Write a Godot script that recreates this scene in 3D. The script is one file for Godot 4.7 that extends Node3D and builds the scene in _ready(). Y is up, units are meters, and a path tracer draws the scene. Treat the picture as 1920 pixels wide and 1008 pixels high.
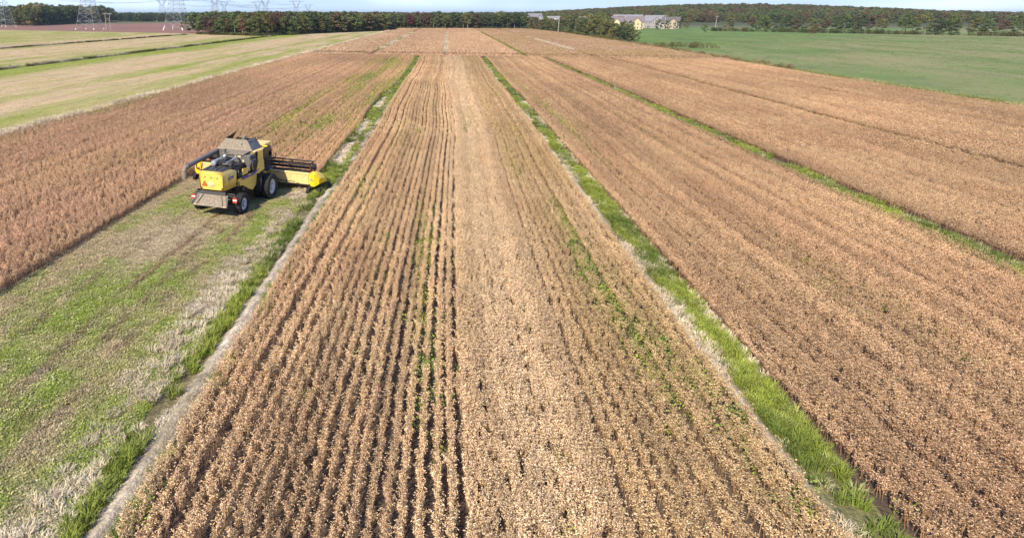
extends Node3D
# A harvest seen from a drone: a yellow combine cutting ripe soybeans, woods, pylons and houses behind.
# x to the right, rows run along -z, y up, metres.

const EYE_HEIGHT := 12.07
var rng := RandomNumberGenerator.new()
var taken := {}
var M := {}
var patchy := FastNoiseLite.new()
var fine := FastNoiseLite.new()
var wide := FastNoiseLite.new()


# ---------------------------------------------------------------- mesh builder
class Shape:
	var v := PackedVector3Array()
	var n := PackedVector3Array()
	var c := PackedColorArray()
	var color := Color(1, 1, 1)

	func put(a: Vector3, b: Vector3, d: Vector3, na: Vector3, nb: Vector3, nd: Vector3) -> void:
		v.append(a); v.append(b); v.append(d)
		n.append(na); n.append(nb); n.append(nd)
		c.append(color); c.append(color); c.append(color)

	func tri(a: Vector3, b: Vector3, d: Vector3, middle: Vector3) -> void:
		var k := (b - a).cross(d - a)
		if k.length_squared() < 1e-14:
			return
		k = k.normalized()
		if k.dot((a + b + d) / 3.0 - middle) < 0.0:
			put(a, b, d, -k, -k, -k)
		else:
			put(a, d, b, k, k, k)

	func quad(a: Vector3, b: Vector3, d: Vector3, e: Vector3, middle: Vector3) -> void:
		tri(a, b, d, middle)
		tri(a, d, e, middle)

	func leaf(a: Vector3, b: Vector3, d: Vector3, e: Vector3) -> void:
		var k := (b - a).cross(d - a).normalized()
		if k.y < 0.0:
			k = -k
			put(a, b, d, k, k, k); put(a, d, e, k, k, k)
		else:
			put(a, d, b, k, k, k); put(a, e, d, k, k, k)

	func box(at: Vector3, size: Vector3, turn := Basis(), bevel := 0.0) -> void:
		var h := size / 2.0
		var e: float = min(bevel, min(h.x, min(h.y, h.z)) * 0.9)
		var axes := [Vector3(1, 0, 0), Vector3(0, 1, 0), Vector3(0, 0, 1)]
		for i in 3:
			var j := (i + 1) % 3
			var k := (i + 2) % 3
			for s: float in [-1.0, 1.0]:
				var p: Array[Vector3] = []
				for q: Vector2 in [Vector2(-1, -1), Vector2(1, -1), Vector2(1, 1), Vector2(-1, 1)]:
					var w: Vector3 = axes[i] * h[i] * s + axes[j] * (h[j] - e) * q.x + axes[k] * (h[k] - e) * q.y
					p.append(at + turn * w)
				quad(p[0], p[1], p[2], p[3], at)
		if e <= 0.0:
			return
		for i in 3:
			var j := (i + 1) % 3
			var k := (i + 2) % 3
			for s: float in [-1.0, 1.0]:
				for t: float in [-1.0, 1.0]:
					var p: Array[Vector3] = []
					for q: Vector3 in [Vector3(1, 0, -1), Vector3(1, 0, 1), Vector3(0, 1, 1), Vector3(0, 1, -1)]:
						var a: float = h[i] - (0.0 if q.x > 0.0 else e)
						var b: float = h[j] - (0.0 if q.y > 0.0 else e)
						p.append(at + turn * (axes[i] * a * s + axes[j] * b * t + axes[k] * (h[k] - e) * q.z))
					quad(p[0], p[1], p[2], p[3], at)
		for sx: float in [-1.0, 1.0]:
			for sy: float in [-1.0, 1.0]:
				for sz: float in [-1.0, 1.0]:
					var o := Vector3(h.x * sx, h.y * sy, h.z * sz)
					tri(at + turn * (o - Vector3(0, e * sy, e * sz)), at + turn * (o - Vector3(e * sx, 0, e * sz)), at + turn * (o - Vector3(e * sx, e * sy, 0)), at)

	# rings of equal length joined one after the other, the first and the last closed
	func loft(rings: Array, smooth := false, caps := true) -> void:
		var mids: Array[Vector3] = []
		for r: PackedVector3Array in rings:
			var m := Vector3()
			for p in r:
				m += p
			mids.append(m / r.size())
		for i in rings.size() - 1:
			var a: PackedVector3Array = rings[i]
			var b: PackedVector3Array = rings[i + 1]
			var mid := (mids[i] + mids[i + 1]) / 2.0
			for k in a.size():
				var l := (k + 1) % a.size()
				if smooth:
					var axis := (mids[i + 1] - mids[i]).normalized()
					var out := func(p: Vector3, m: Vector3) -> Vector3:
						var d := p - m
						return (d - axis * d.dot(axis)).normalized()
					var na: Vector3 = out.call(a[k], mids[i])
					var nb: Vector3 = out.call(a[l], mids[i])
					var nc: Vector3 = out.call(b[l], mids[i + 1])
					var nd: Vector3 = out.call(b[k], mids[i + 1])
					_smooth(a[k], a[l], b[l], na, nb, nc)
					_smooth(a[k], b[l], b[k], na, nc, nd)
				else:
					quad(a[k], a[l], b[l], b[k], mid)
		if caps:
			for end in 2:
				var r: PackedVector3Array = rings[0] if end == 0 else rings[-1]
				var m: Vector3 = mids[0] if end == 0 else mids[-1]
				var inner: Vector3 = m + ((mids[-1] - mids[0]) if end == 0 else (mids[0] - mids[-1])) * 0.5
				for k in r.size():
					tri(m, r[k], r[(k + 1) % r.size()], inner)

	func _smooth(a: Vector3, b: Vector3, d: Vector3, na: Vector3, nb: Vector3, nd: Vector3) -> void:
		if (b - a).cross(d - a).dot(na + nb + nd) > 0.0:
			put(a, d, b, na, nd, nb)
		else:
			put(a, b, d, na, nb, nd)

	func ring(at: Vector3, axis: Vector3, r: float, sides: int) -> PackedVector3Array:
		var u := axis.cross(Vector3(0, 1, 0) if absf(axis.normalized().y) < 0.9 else Vector3(1, 0, 0)).normalized()
		var w := axis.cross(u).normalized()
		var p := PackedVector3Array()
		for k in sides:
			var a := TAU * k / sides
			p.append(at + (u * cos(a) + w * sin(a)) * r)
		return p

	func tube(points: Array, radius: float, sides := 8, caps := true) -> void:
		var rings := []
		for i in points.size():
			var d: Vector3 = points[min(i + 1, points.size() - 1)] - points[max(i - 1, 0)]
			rings.append(ring(points[i], d.normalized(), radius, sides))
		loft(rings, true, caps)

	func taper(a: Vector3, b: Vector3, ra: float, rb: float, sides := 8) -> void:
		loft([ring(a, (b - a).normalized(), ra, sides), ring(b, (b - a).normalized(), rb, sides)], true)

	# profile of (radius, along) turned about an axis
	func lathe(at: Vector3, axis: Vector3, profile: Array, sides := 24) -> void:
		var u := axis.cross(Vector3(0, 1, 0) if absf(axis.normalized().y) < 0.9 else Vector3(1, 0, 0)).normalized()
		var w := axis.cross(u).normalized()
		for i in profile.size() - 1:
			var p: Vector2 = profile[i]
			var q: Vector2 = profile[i + 1]
			var d := q - p
			var across := Vector2(d.y, -d.x).normalized()
			for k in sides:
				var a := TAU * k / sides
				var b := TAU * (k + 1) / sides
				var ea := u * cos(a) + w * sin(a)
				var eb := u * cos(b) + w * sin(b)
				var pa := at + ea * p.x + axis * p.y
				var pb := at + eb * p.x + axis * p.y
				var qa := at + ea * q.x + axis * q.y
				var qb := at + eb * q.x + axis * q.y
				var na := ea * across.x + axis * across.y
				var nb := eb * across.x + axis * across.y
				if (pb - pa).length_squared() > 1e-10:
					_smooth(pa, pb, qb, na, nb, nb)
				if (qb - qa).length_squared() > 1e-10:
					_smooth(pa, qb, qa, na, nb, na)

	func mesh(material: Material) -> ArrayMesh:
		var m := ArrayMesh.new()
		if v.is_empty():
			return m
		var a := []
		a.resize(Mesh.ARRAY_MAX)
		a[Mesh.ARRAY_VERTEX] = v
		a[Mesh.ARRAY_NORMAL] = n
		a[Mesh.ARRAY_COLOR] = c
		m.add_surface_from_arrays(Mesh.PRIMITIVE_TRIANGLES, a)
		m.surface_set_material(0, material)
		return m


# ---------------------------------------------------------------- names, labels
func numbered(called: String) -> String:
	taken[called] = taken.get(called, -1) + 1
	return called if taken[called] == 0 else "%s_%03d" % [called, taken[called]]


func tag(o: Node, label: String, category: String, group := "", kind := "") -> void:
	if label: o.set_meta("label", label)
	if category: o.set_meta("category", category)
	if group: o.set_meta("group", group)
	if kind: o.set_meta("kind", kind)


func thing(called: String, label: String, category: String, at := Vector3.ZERO, turn := 0.0, group := "") -> Node3D:
	var o := Node3D.new()
	o.name = numbered(called)
	add_child(o)
	o.position = at
	o.rotation.y = turn
	tag(o, label, category, group)
	return o


func part(called: String, s: Shape, material: Material, parent: Node) -> MeshInstance3D:
	var o := MeshInstance3D.new()
	o.mesh = s.mesh(material)
	o.name = called if parent != self else numbered(called)
	parent.add_child(o, true)
	return o


func paint(called: String, color: Color, rough := 0.8, metal := 0.0) -> StandardMaterial3D:
	var m := StandardMaterial3D.new()
	m.resource_name = called
	m.albedo_color = color.linear_to_srgb()
	m.roughness = rough
	m.metallic = metal
	M[called] = m
	return m


func noise_picture(frequency: float, low: float, high: float, octaves := 4, size := 512, seed_value := 1, normal := false) -> NoiseTexture2D:
	var f := FastNoiseLite.new()
	f.seed = seed_value
	f.noise_type = FastNoiseLite.TYPE_SIMPLEX_SMOOTH
	f.frequency = frequency
	f.fractal_octaves = octaves
	var t := NoiseTexture2D.new()
	t.width = size
	t.height = size
	t.seamless = true
	t.noise = f
	if normal:
		t.as_normal_map = true
		t.bump_strength = 6.0
	else:
		var g := Gradient.new()
		g.set_color(0, Color(low, low, low))
		g.set_color(1, Color(high, high, high))
		t.color_ramp = g
	return t


func earth(called: String, texture: Texture2D, bump: Texture2D, metres: float) -> StandardMaterial3D:
	var m := paint(called, Color(1, 1, 1), 0.95)
	m.vertex_color_use_as_albedo = true
	m.albedo_texture = texture
	m.uv1_triplanar = true
	m.uv1_world_triplanar = true
	m.uv1_scale = Vector3.ONE / metres
	m.normal_enabled = true
	m.normal_texture = bump
	m.normal_scale = 0.8
	return m


func plant_material(called: String, glow: float) -> StandardMaterial3D:
	var m := paint(called, Color(1, 1, 1), 0.75)
	m.vertex_color_use_as_albedo = true
	m.cull_mode = BaseMaterial3D.CULL_DISABLED
	if glow > 0.0:
		m.backlight_enabled = true
		m.backlight = Color(glow, glow, glow)
	return m


# ---------------------------------------------------------------- the scene
func _ready() -> void:
	rng.seed = 20
	patchy.seed = 3; patchy.frequency = 0.05; patchy.fractal_octaves = 3
	fine.seed = 8; fine.frequency = 0.35; fine.fractal_octaves = 2
	wide.seed = 5; wide.frequency = 0.012; wide.fractal_octaves = 3

	# camera: a drone twelve metres up, a little left of straight along the rows
	var camera := Camera3D.new()
	camera.name = "camera"
	camera.projection = Camera3D.PROJECTION_FRUSTUM
	camera.near = 0.1
	camera.far = 9000.0
	camera.keep_aspect = Camera3D.KEEP_HEIGHT
	camera.size = 0.1 * 1008.0 / 1100.0
	camera.frustum_offset = Vector2(0.1 * 360.0 / 1100.0, -0.1 * 206.5 / 1100.0)
	camera.position = Vector3(0, EYE_HEIGHT, 0)
	camera.rotation = Vector3(deg_to_rad(-13.815), deg_to_rad(11.914), 0)
	add_child(camera)
	camera.current = true

	# sky, sun, exposure
	var sky_look := ProceduralSkyMaterial.new()
	sky_look.sky_top_color = Color(0.30, 0.48, 0.80)
	sky_look.sky_horizon_color = Color(0.79, 0.88, 0.97)
	sky_look.sky_curve = 0.16
	sky_look.ground_bottom_color = Color(0.25, 0.22, 0.18)
	sky_look.ground_horizon_color = Color(0.6, 0.62, 0.62)
	sky_look.sky_cover = cloud_cover()
	sky_look.sky_cover_modulate = Color(1, 1, 1, 1)
	var sky := Sky.new()
	sky.sky_material = sky_look
	var around := WorldEnvironment.new()
	around.name = "environment"
	around.environment = Environment.new()
	around.environment.background_mode = Environment.BG_SKY
	around.environment.sky = sky
	around.environment.background_energy_multiplier = 0.9
	around.environment.tonemap_mode = Environment.TONE_MAPPER_LINEAR
	around.environment.tonemap_exposure = 1.38
	around.environment.sdfgi_enabled = true
	around.environment.ssao_enabled = true
	around.environment.ssil_enabled = true
	around.environment.fog_enabled = true
	around.environment.fog_density = 0.00006
	around.environment.fog_light_color = Color(0.80, 0.87, 0.96)
	add_child(around)
	var sun := DirectionalLight3D.new()
	sun.name = "sun"
	sun.light_energy = 1.6
	sun.light_color = Color(1.0, 0.955, 0.88)
	sun.light_angular_distance = 0.5
	sun.shadow_enabled = true
	var up := deg_to_rad(42.0)
	var swing := deg_to_rad(28.0)
	add_child(sun)
	sun.look_at_from_position(Vector3.ZERO, Vector3(sin(swing) * cos(up), -sin(up), -cos(swing) * cos(up)), Vector3.UP)

	materials()
	land()
	woods()
	village()
	power_lines()
	crops()
	grasses()
	combine()


func cloud_cover() -> ImageTexture:
	# thin streaks of high cloud, as a picture round the whole sky
	var streaks := FastNoiseLite.new()
	streaks.seed = 12
	streaks.frequency = 1.0
	streaks.fractal_octaves = 4
	var im := Image.create(512, 256, false, Image.FORMAT_RGBA8)
	for y in 128:
		var high := (0.5 - (y + 0.5) / 256.0) * PI
		for x in 512:
			var a := TAU * x / 512.0
			var d := Vector3(cos(a) * cos(high), sin(high), sin(a) * cos(high))
			var k := streaks.get_noise_3d(d.x * 2.2, d.y * 26.0, d.z * 2.2)
			var share: float = clampf((k - 0.02) * 1.6, 0.0, 0.75)
			im.set_pixel(x, y, Color(0.93, 0.95, 0.98, share * 0.6))
	return ImageTexture.create_from_image(im)


func materials() -> void:
	var clods := noise_picture(0.03, 0.62, 1.0, 5, 512, 4)
	var crumbs := noise_picture(0.06, 0.5, 0.5, 4, 512, 9, true)
	earth("soil", clods, crumbs, 3.7)
	earth("turf", noise_picture(0.05, 0.6, 1.0, 5, 512, 21), crumbs, 5.3)
	plant_material("crop", 0.25)
	plant_material("blades", 0.35)
	plant_material("foliage", 0.3)
	paint("yellow_paint", Color(0.96, 0.65, 0.115), 0.38)
	M.yellow_paint.clearcoat_enabled = true
	M.yellow_paint.clearcoat = 0.35
	M.yellow_paint.clearcoat_roughness = 0.25
	paint("dusty_yellow", Color(0.86, 0.63, 0.23), 0.6)
	paint("bright_yellow", Color(0.90, 0.60, 0.015), 0.35)
	paint("black_steel", Color(0.022, 0.021, 0.02), 0.55)
	paint("dark_steel", Color(0.055, 0.052, 0.048), 0.6)
	paint("grey_steel", Color(0.20, 0.19, 0.17), 0.55)
	paint("dusty_grey", Color(0.39, 0.315, 0.22), 0.75)
	paint("pale_metal", Color(0.55, 0.54, 0.52), 0.35, 0.6)
	paint("rim_paint", Color(0.50, 0.50, 0.50), 0.5)
	paint("rubber", Color(0.028, 0.026, 0.024), 0.85)
	paint("blue_stripe", Color(0.03, 0.06, 0.22), 0.4)
	paint("orange_sign", Color(0.85, 0.16, 0.02), 0.5)
	paint("red_sign", Color(0.62, 0.05, 0.03), 0.5)
	paint("white_sign", Color(0.78, 0.76, 0.72), 0.5)
	paint("cream_sign", Color(0.78, 0.62, 0.30), 0.5)
	paint("print_grey", Color(0.35, 0.30, 0.18), 0.6)
	paint("engine_red", Color(0.30, 0.03, 0.02), 0.5)
	paint("lattice_steel", Color(0.30, 0.32, 0.35), 0.6, 0.2)
	paint("concrete", Color(0.68, 0.66, 0.60), 0.9)
	paint("cable", Color(0.10, 0.10, 0.11), 0.6)
	paint("bark", Color(0.13, 0.105, 0.08), 0.9)
	paint("pale_bark", Color(0.36, 0.33, 0.28), 0.9)
	paint("pole_wood", Color(0.47, 0.42, 0.35), 0.9)
	paint("glass_dark", Color(0.03, 0.035, 0.04), 0.15)
	for p in [["yellow_paint", 0.85], ["dusty_yellow", 0.84], ["dusty_grey", 0.6], ["grey_steel", 0.7], ["black_steel", 0.6], ["rubber", 0.6]]:
		var m: StandardMaterial3D = M[p[0]]
		var worn := noise_picture(0.02, p[1], 1.0, 5, 512, 30 + p[0].length())
		if p[0].ends_with("yellow") or p[0] == "yellow_paint":
			worn.color_ramp.set_color(0, Color(0.84, 0.80, 0.80))
			worn.color_ramp.add_point(0.42, Color(0.95, 0.94, 0.97))
		m.albedo_texture = worn
		m.uv1_triplanar = true
		m.uv1_scale = Vector3.ONE * 0.6


# ---------------------------------------------------------------- land
func sheet(called: String, label: String, xs: PackedFloat32Array, z_near: float, z_far: Callable, rows: int, color: Callable, material: Material, height: Callable) -> void:
	var s := Shape.new()
	var grid := []
	var tint := []
	for x in xs:
		var line := PackedVector3Array()
		var hues := PackedColorArray()
		var far: float = z_far.call(x)
		for k in rows + 1:
			var t := pow(float(k) / rows, 1.6)
			var z := lerpf(z_near, far, t)
			line.append(Vector3(x, height.call(x, z), z))
			hues.append(color.call(x, z))
		grid.append(line)
		tint.append(hues)
	for i in xs.size() - 1:
		for k in rows:
			var a: Vector3 = grid[i][k]
			var b: Vector3 = grid[i + 1][k]
			var d: Vector3 = grid[i + 1][k + 1]
			var e: Vector3 = grid[i][k + 1]
			for f in [[a, b, d, tint[i][k], tint[i + 1][k], tint[i + 1][k + 1]], [a, d, e, tint[i][k], tint[i + 1][k + 1], tint[i][k + 1]]]:
				var up: Vector3 = (f[1] - f[0]).cross(f[2] - f[0]).normalized()
				s.v.append(f[0]); s.v.append(f[2]); s.v.append(f[1])
				for q in 3: s.n.append(up)
				s.c.append(f[3]); s.c.append(f[5]); s.c.append(f[4])
	var o := part(called, s, material, self)
	tag(o, label, "", "", "structure")


func span(a: float, b: float, step: float) -> PackedFloat32Array:
	var n := int(ceil((b - a) / step))
	var p := PackedFloat32Array()
	for i in n + 1:
		p.append(lerpf(a, b, float(i) / n))
	return p


func wood_line(x: float) -> float:
	# where the left fields end: at the wood or the brown field behind
	if x <= -154.0: return -364.0 - (-154.0 - x) * 0.28
	if x <= -108.0: return lerpf(-364.0, -336.0, (x + 154.0) / 46.0)
	if x <= -90.0: return lerpf(-336.0, -360.0, (x + 108.0) / 18.0)
	return lerpf(-360.0, -470.0, (x + 90.0) / 49.0)


func banded(points: Array, x: float) -> float:
	for i in points.size() - 1:
		var a: Vector2 = points[i]
		var b: Vector2 = points[i + 1]
		if x <= a.x and x >= b.x:
			return lerpf(a.y, b.y, (a.x - x) / (a.x - b.x))
	return points[-1].y


const STRAW := Color(0.72, 0.54, 0.30)
const PALE_STRAW := Color(0.66, 0.55, 0.37)
const OLIVE := Color(0.37, 0.42, 0.05)
const LEAF := Color(0.17, 0.26, 0.05)

var bands := [Vector2(-42.4, 0.13), Vector2(-45, 0.4), Vector2(-50, 0.55), Vector2(-54, 0.2), Vector2(-58, 0.3), Vector2(-61, 0.75), Vector2(-64, 0.35), Vector2(-68, 0.02), Vector2(-73, 0.1), Vector2(-79, 0.0), Vector2(-84, 0.35), Vector2(-88, 0.8), Vector2(-94, 1.0), Vector2(-97, 0.9),
	Vector2(-101, 0.9), Vector2(-106, 0.65), Vector2(-112, 0.5), Vector2(-120, 0.25), Vector2(-130, 0.0), Vector2(-145, 0.1), Vector2(-154, 0.35), Vector2(-159, 0.3), Vector2(-172, 0.1), Vector2(-186, 0.5), Vector2(-205, 0.5), Vector2(-230, 0.6), Vector2(-600, 0.55)]


func stubble_color(x: float, z: float) -> Color:
	var g := banded(bands, x + 2.5 * wide.get_noise_2d(x * 0.3, z * 0.6))
	g = (g - 0.35) * 1.25 + 0.35 + 0.75 * patchy.get_noise_2d(x * 3.0, z * 0.35) + 0.4 * wide.get_noise_2d(x * 4.0, z * 2.0)
	var c := STRAW.lerp(OLIVE, clampf(g, 0.0, 1.0))
	var b := 1.0 + 0.22 * fine.get_noise_2d(x * 2.0, z * 0.3)
	return Color(c.r * b, c.g * b, c.b * b)


func swath_color(x: float, z: float) -> Color:
	# cut ground behind the combine: green regrowth, straw, bare streaks
	var n := patchy.get_noise_2d(x * 5.0, z * 2.2)
	var g := 0.69 + 1.0 * n + 0.75 * patchy.get_noise_2d(x * 14.0 + 50.0, z * 9.0) + 0.3 * fine.get_noise_2d(x * 2.0, z)
	if x < -17.6: g -= 0.45
	elif x < -16.4: g -= 0.25 + 0.3 * patchy.get_noise_2d(90.0 + x * 2.0, z * 0.8)
	if x > -11.6: g += 0.1
	if x > -10.3 and x < -8.9: g -= 0.35 + 0.5 * patchy.get_noise_2d(40.0 + x * 4.0, z * 3.0)
	var straw := exp(-pow((z + 28.5) / 3.6, 2.0)) * exp(-pow((x + 14.6) / 2.2, 2.0))
	g -= straw * 1.1
	var c := Color(0.52, 0.405, 0.22).lerp(Color(0.31, 0.385, 0.055), clampf(g, 0.0, 1.0))
	c = c.lerp(PALE_STRAW, clampf(straw * 0.6, 0.0, 1.0))
	if x > -10.3: c = c.lerp(Color(0.56, 0.50, 0.40), clampf(0.5 - g, 0.0, 0.7))
	for track: float in [-15.5, -13.35, -12.2, -11.3]:
		var near := exp(-pow((x - track - 0.15 * sin(z * 0.35)) / 0.2, 2.0)) * clampf(0.5 + 1.6 * fine.get_noise_2d(track, z * 0.9), 0.0, 0.8)
		c = c.lerp(Color(0.22, 0.14, 0.08), near)
	var b := 0.95 + 0.25 * fine.get_noise_2d(x * 4.0, z * 4.0)
	return Color(c.r * b, c.g * b, c.b * b)


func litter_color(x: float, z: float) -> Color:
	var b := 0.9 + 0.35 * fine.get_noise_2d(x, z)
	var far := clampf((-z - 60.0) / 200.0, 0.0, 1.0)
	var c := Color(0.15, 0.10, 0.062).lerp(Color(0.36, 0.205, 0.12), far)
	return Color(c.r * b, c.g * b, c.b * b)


func flat_ground(_x: float, _z: float) -> float:
	return 0.0


func land() -> void:
	var level := func(y: float) -> Callable:
		return func(_x: float, _z: float) -> float: return y
	var until := func(z: float) -> Callable:
		return func(_x: float) -> float: return z
	# the whole plain
	sheet("ground", "olive grassland reaching to the horizon", span(-5000, 5000, 400), 400.0, until.call(-6000.0), 30,
		func(x: float, z: float) -> Color:
			var k := 0.5 + 0.6 * wide.get_noise_2d(x * 0.2, z * 0.2)
			return Color(0.14, 0.17, 0.05).lerp(Color(0.22, 0.19, 0.08), clampf(k, 0.0, 1.0)), M.turf, level.call(-0.09))
	sheet("brown_field", "far reddish brown field under the pylons", span(-760, -120, 16), -330.0,
		func(x: float) -> float: return lerpf(-610.0, -1010.0, clampf((x + 480.0) / 140.0, 0.0, 1.0)), 40,
		func(x: float, z: float) -> Color:
			var k := 0.95 + 0.2 * patchy.get_noise_2d(x * 0.1, z * 0.8)
			return Color(0.37 * k, 0.185 * k, 0.125 * k), M.soil, level.call(-0.05))
	sheet("lawn", "green lawn before the houses, turning to mown meadow on the right", span(70, 470, 4), 30.0, until.call(-640.0), 110,
		func(x: float, z: float) -> Color:
			var k := 1.0 + 0.3 * patchy.get_noise_2d(x * 0.7, z * 0.7)
			var dry := clampf(1.0 - (x - 72.0 - 6.0 * patchy.get_noise_2d(0.0, z)) / 9.0, 0.0, 1.0)
			var hay := clampf((x * 0.5 - z * -0.0 + (z + 330.0) * 0.45 - 60.0) / 40.0, 0.0, 1.0) * clampf(0.55 + 0.9 * patchy.get_noise_2d(x * 1.6 + z * 0.2, z * 0.25) + 0.5 * wide.get_noise_2d(x, z), 0.0, 1.0)
			return Color(0.17 * k, 0.28 * k, 0.045).lerp(Color(0.42, 0.36, 0.16), maxf(dry * 0.8, hay * 0.85)), M.turf, level.call(-0.03))
	for f in [["stubble_field", "straw and olive striped stubble field next to the standing soybeans", -97.3, -42.3], ["stubble_field", "narrower mown field between the two dark ditch lines", -156.5, -98.7], ["stubble_field", "farthest mown field beside the brown field", -620.0, -158.5]]:
		sheet(f[0], f[1], span(f[2], f[3], 0.8 if f[2] > -200.0 else 4.0), -20.0, wood_line, 130, stubble_color, M.turf, level.call(0.0))
	for f in [[-98.7, -97.3], [-158.5, -156.5]]:
		sheet("ditch", "dark weedy ditch bed between two mown fields", span(f[0], f[1], 0.5), -20.0, wood_line, 60,
			func(_x: float, _z: float) -> Color: return Color(0.20, 0.19, 0.08), M.turf, level.call(-0.02))
	# soil under the soybeans
	var soils := [["left strip", -42.3, -18.75], ["middle strip", -7.15, 9.6], ["first strip on the right", 11.2, 26.4], ["second strip on the right", 28.3, 43.9], ["third strip on the right", 44.9, 60.3], ["outermost strip on the right", 61.2, 74.0]]
	for f in soils:
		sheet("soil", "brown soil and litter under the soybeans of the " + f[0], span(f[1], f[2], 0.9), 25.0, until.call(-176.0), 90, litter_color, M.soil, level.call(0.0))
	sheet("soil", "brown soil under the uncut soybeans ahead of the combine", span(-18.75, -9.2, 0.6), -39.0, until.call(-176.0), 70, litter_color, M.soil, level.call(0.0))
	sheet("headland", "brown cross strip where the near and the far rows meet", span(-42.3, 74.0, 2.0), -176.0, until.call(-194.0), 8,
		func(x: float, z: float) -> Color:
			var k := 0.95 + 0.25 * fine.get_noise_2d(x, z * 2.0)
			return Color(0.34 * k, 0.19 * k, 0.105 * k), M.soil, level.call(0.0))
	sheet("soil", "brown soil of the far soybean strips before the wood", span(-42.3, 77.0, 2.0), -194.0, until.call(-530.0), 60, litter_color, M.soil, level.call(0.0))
	# the cut strip behind the combine
	sheet("cut_field", "green and straw coloured cut strip behind the combine", span(-18.75, -8.55, 0.2), 12.0, until.call(-39.0), 190, swath_color, M.turf,
		func(x: float, z: float) -> float: return 0.03 * fine.get_noise_2d(x * 3.0, z * 3.0))
	# grass strips with their pale banks
	sheet("grass_strip", "grassy drain strip beside the cut ground, with a pale dirt bank", span(-8.55, -7.15, 0.1), 20.0, until.call(-39.0), 200,
		func(x: float, z: float) -> Color:
			var edge := -7.92 + 0.12 * patchy.get_noise_2d(7.0, z * 4.0)
			var gap := clampf(0.75 + 0.7 * patchy.get_noise_2d(19.0, z * 3.0), 0.0, 1.0)
			var f1 := 0.9 + 0.5 * fine.get_noise_2d(x * 6.0, z * 6.0)
			return Color(0.27 * f1, 0.22 * f1, 0.10 * f1).lerp(Color(0.84 * f1, 0.70 * f1, 0.50 * f1), clampf((x - edge) * 9.0, 0.0, 1.0) * gap), M.soil,
		func(x: float, _z: float) -> float: return 0.16 * exp(-pow((x + 7.5) / 0.25, 2.0)) - 0.05 * exp(-pow((x + 8.2) / 0.3, 2.0)))
	sheet("grass_strip", "green and sandy drain strip ahead of the combine", span(-9.2, -7.15, 0.12), -39.0, until.call(-176.0), 170,
		func(x: float, z: float) -> Color:
			var sand := clampf((patchy.get_noise_2d(x * 4.0, z * 1.6) + 0.25) * 3.0, 0.0, 1.0) * (1.0 if z > -84.0 and x < -7.9 else 0.0)
			if x > -7.45: sand = clampf(0.4 + 2.0 * patchy.get_noise_2d(11.0, z * 3.0), 0.0, 1.0)
			var f1 := 0.9 + 0.5 * fine.get_noise_2d(x * 6.0, z * 6.0)
			return Color(0.24 * f1, 0.24 * f1, 0.08 * f1).lerp(Color(0.84 * f1, 0.70 * f1, 0.50 * f1), sand), M.soil,
		func(x: float, _z: float) -> float: return 0.12 * exp(-pow((x + 7.4) / 0.2, 2.0)))
	for f in [[9.6, 11.2, "grassy drain strip right of the middle rows, pale along its left edge"], [26.4, 28.3, "thin grassy strip between the first and second right-hand rows"], [43.9, 44.9, "thin grassy strip between the second and third right-hand rows"], [60.3, 61.2, "thin grassy strip before the outermost right-hand rows"]]:
		var left: float = f[0]
		sheet("grass_strip", f[2], span(f[0], f[1], 0.12), 20.0, until.call(-176.0), 200,
			func(x: float, z: float) -> Color:
				var pale := clampf(1.0 - (x - left - 0.25) / 0.3, 0.0, 1.0) * clampf(0.55 + 1.6 * patchy.get_noise_2d(left, z * 2.5), 0.0, 1.0)
				var f1 := 0.9 + 0.5 * fine.get_noise_2d(x * 6.0, z * 6.0)
				return Color(0.25 * f1, 0.23 * f1, 0.09 * f1).lerp(Color(0.72 * f1, 0.60 * f1, 0.42 * f1), pale), M.soil,
			func(x: float, _z: float) -> float: return 0.08 * exp(-pow((x - left - 0.2) / 0.25, 2.0)))


# ---------------------------------------------------------------- copies of small plants
class Copies:
	var buffer := PackedFloat32Array()
	var count := 0

	func put(at: Vector3, yaw: float, size: Vector3, color: Color, lean := Vector2.ZERO) -> void:
		var b := Basis(Vector3.UP, yaw)
		if lean != Vector2.ZERO:
			b = Basis(Vector3(lean.y, 0, -lean.x).normalized(), lean.length()) * b
		b = b * Basis.from_scale(size)
		buffer.append_array(PackedFloat32Array([b.x.x, b.y.x, b.z.x, at.x, b.x.y, b.y.y, b.z.y, at.y, b.x.z, b.y.z, b.z.z, at.z, color.r, color.g, color.b, 1.0]))
		count += 1


func spread(called: String, k: Copies, mesh: Mesh, parent: Node) -> void:
	if k.count == 0:
		return
	var m := MultiMesh.new()
	m.transform_format = MultiMesh.TRANSFORM_3D
	m.use_colors = true
	m.mesh = mesh
	m.instance_count = k.count
	m.buffer = k.buffer
	var o := MultiMeshInstance3D.new()
	o.multimesh = m
	o.name = called
	o.set_meta("kind", "stuff")
	parent.add_child(o, true)


func mass(called: String, label: String) -> Node3D:
	var o := thing(called, label, "")
	o.set_meta("kind", "stuff")
	return o


func seen(x: float, z: float, room: float) -> bool:
	# is the place within the picture, give or take some room
	var turn := deg_to_rad(11.914)
	var side := x * cos(turn) - z * sin(turn) * -1.0 * -1.0
	side = x * cos(turn) + -z * sin(turn)
	var ahead := -x * sin(turn) + -z * cos(turn)
	if ahead < 4.0:
		return false
	return side > -0.60 * (ahead + 4.0) - room and side < 1.29 * (ahead + 3.0) + room


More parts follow.
